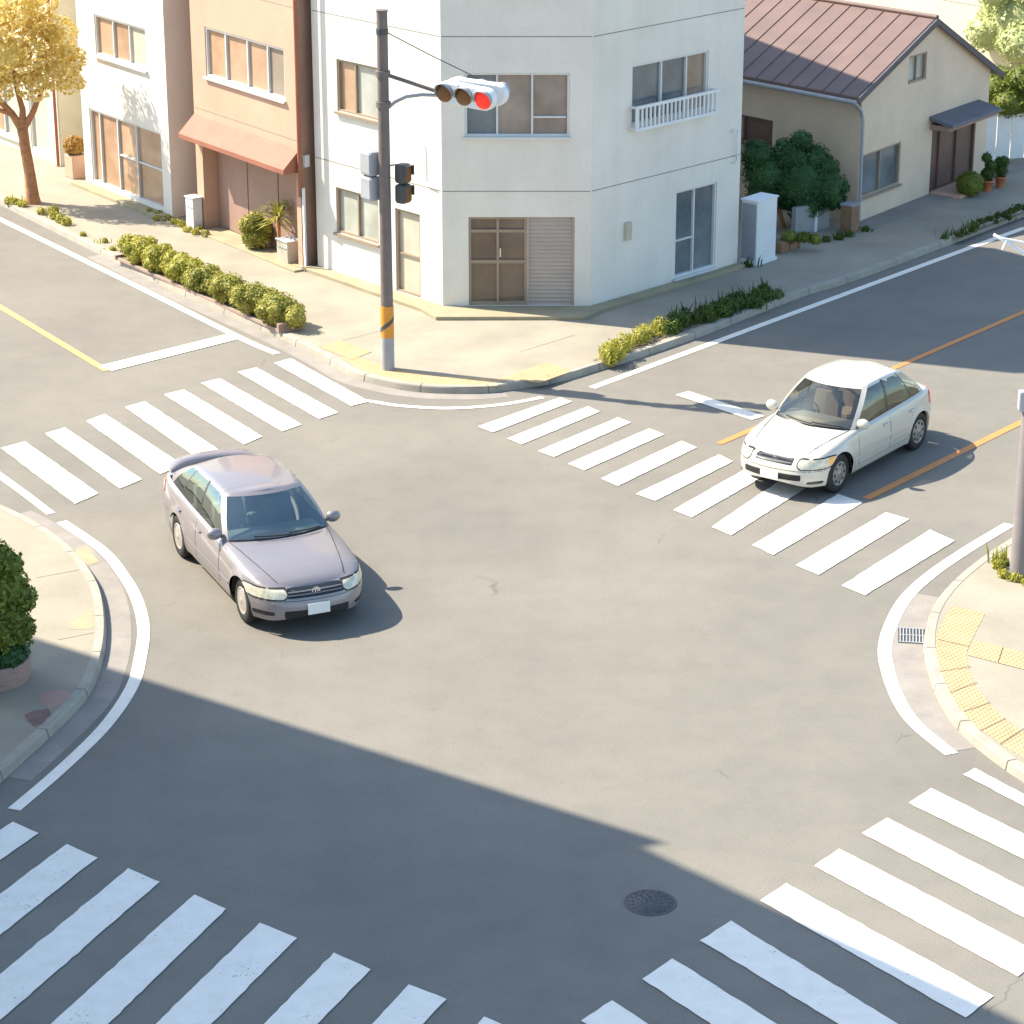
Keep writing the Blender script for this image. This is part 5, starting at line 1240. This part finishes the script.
    if style.get('spoiler'):
        mb = MB(); rows2 = []
        for k in range(17):
            u = -1+2*k/16; y = u*(hw-.20); xx = -hl+.30+.16*u*u; z = ztops(-hl+.2)+.13-.09*abs(u)**5
            rows2.append([(xx+.14,y,z-.05),(xx+.05,y,z+.02),(xx-.09,y,z+.045),(xx-.10,y,z+.02),(xx-.0,y,z-.03)])
        mb.grid(rows2, 0, True, closed=True); mb.face(rows2[0]); mb.face(rows2[-1][::-1])
        mb.build('spoiler', paint, t)
    return t
sedan = dict(ztop=[(-1.05,.98),(-.97,1.02),(-.75,1.06),(-.35,.985),(.15,.94),(.42,.91),(.70,.82),(.90,.73),(1.0,.67),(1.05,.63)],
    glass_x=(1.13,.87,-1.93,-2.05), roof_x=(.41,.23,-1.22,-1.34), roof_y=.61, roof_peak=-.36, roof_k=.075,
    side_b=[.82,-.20,-.28,-1.12,-1.16,-1.62], side_t=[.17,-.27,-.34,-.88,-.91,-1.10], door=(.85,-.24,-1.24),
    grille=(.44,.56,.675,2), intake=(.48,.27,.39), head=(.44,1.84,.545,.575,.675,.70), fog=(.60,2.08,.31,.37), bline=.515, tail=(.42,.66,.76,1.0),
    plate_z=.40, badge='ring', badge_z=.625, interior='interior', rim=M['rim'], holes=0, spoiler=True)
hatch = dict(glass='wind_tan', ztop=[(-1.05,.92),(-.97,.97),(-.7,1.0),(-.3,.965),(.15,.93),(.45,.90),(.72,.81),(.90,.715),(1.0,.65),(1.05,.60)],
    glass_x=(1.12,.86,-1.60,-1.68), roof_x=(.34,.16,-.98,-1.10), roof_y=.575, roof_peak=-.30, roof_k=.075,
    side_b=[.80,-.20,-.29,-1.06,-1.10,-1.42], side_t=[.10,-.26,-.34,-.78,-.81,-.98], door=(.80,-.25,-1.18),
    grille=(.36,.575,.675,2), dark_bars=True, intake=(.52,.34,.44), head=(.46,1.52,.52,.56,.67,.70), fog=(.60,1.80,.28,.33), bline=.485, tail=(.52,.52,.70,.96),
    plate_z=.40, badge='tri', badge_z=.63, interior='interior_beige', rim=M['rim_dark'], holes=8, amber=True)
def car_at(p_front, p_rear, side, W_, xF, wb):
    """wheel outer contact pixels -> centre and heading"""
    a, b = G(*p_front), G(*p_rear); h = atan2(a[1]-b[1], a[0]-b[0]); mx, my = (a[0]+b[0])/2, (a[1]+b[1])/2
    nx, ny = -sin(h), cos(h)   # left of heading
    xm_ = xF-wb/2
    return (mx-side*nx*(W_/2-.03)-cos(h)*xm_, my-side*ny*(W_/2-.03)-sin(h)*xm_, .002), h, hypot(a[0]-b[0], a[1]-b[1])
l1, h1, w1 = car_at((240,621.5),(181,557),-1,1.82,1.69,2.84)
print('grey car', l1, math.degrees(h1), w1)
make_car('parked_car' if False else 'car', 'mauve grey saloon with boot spoiler crossing the middle of the junction', l1, h1, 5.08, 1.82, 1.50, 2.84, M['carpaint_grey'], dict(sedan, xf=1.69))
l2, h2, w2_ = car_at((842,491),(917,450),1,1.70,1.33,2.7)
print('white car', l2, math.degrees(h2), w2_)
make_car('car', 'ivory white hatchback waiting over the far right crosswalk', l2, h2, 4.38, 1.72, 1.51, 2.66, M['carpaint_white'], dict(hatch, xf=1.36))
# ------------------------------------------------------------------ light, world, camera
EL, AZ = radians(47), radians(-20)
sv = np.array([-cos(EL)*cos(AZ), -cos(EL)*sin(AZ), sin(EL)])
ld = bpy.data.lights.new('sun', 'SUN'); ld.energy = 4.6; ld.angle = radians(.5); ld.color = (1,.91,.75)
lo_ = bpy.data.objects.new('sun', ld); C.objects.link(lo_)
from mathutils import Vector
lo_.rotation_euler = Vector((float(sv[0]), float(sv[1]), float(sv[2]))).to_track_quat('Z', 'Y').to_euler(); lo_.location = (-20,60,40)
w = bpy.data.worlds.new('World'); sc.world = w; w.use_nodes = True; nt = w.node_tree
sk = nt.nodes.new('ShaderNodeTexSky'); sk.sky_type = 'NISHITA'; sk.sun_disc = False; sk.sun_elevation = EL; sk.sun_rotation = atan2(float(sv[0]), float(sv[1])); sk.ozone_density = .8; sk.dust_density = 1.0
tn_ = nt.nodes.new('ShaderNodeVectorMath'); tn_.operation = 'MULTIPLY'; tn_.inputs[1].default_value = (.92,1.0,1.0); nt.links.new(sk.outputs[0], tn_.inputs[0]); nt.links.new(tn_.outputs[0], nt.nodes['Background'].inputs[0]); nt.nodes['Background'].inputs[1].default_value = .145
cd = bpy.data.cameras.new('camera'); cam = bpy.data.objects.new('camera', cd); C.objects.link(cam); sc.camera = cam
cam.location = (0,0,CAMH); cam.rotation_euler = (pi/2-PITCH, 0, 0); cd.sensor_width = 36; cd.lens = 36*FOC/1024; cd.clip_end = 2500; cd.clip_start = .5
sc.render.resolution_x = 1024; sc.render.resolution_y = 1024
sc.view_settings.view_transform = 'Standard'; sc.view_settings.look = 'None'; sc.view_settings.exposure = 1.27; sc.view_settings.gamma = 1
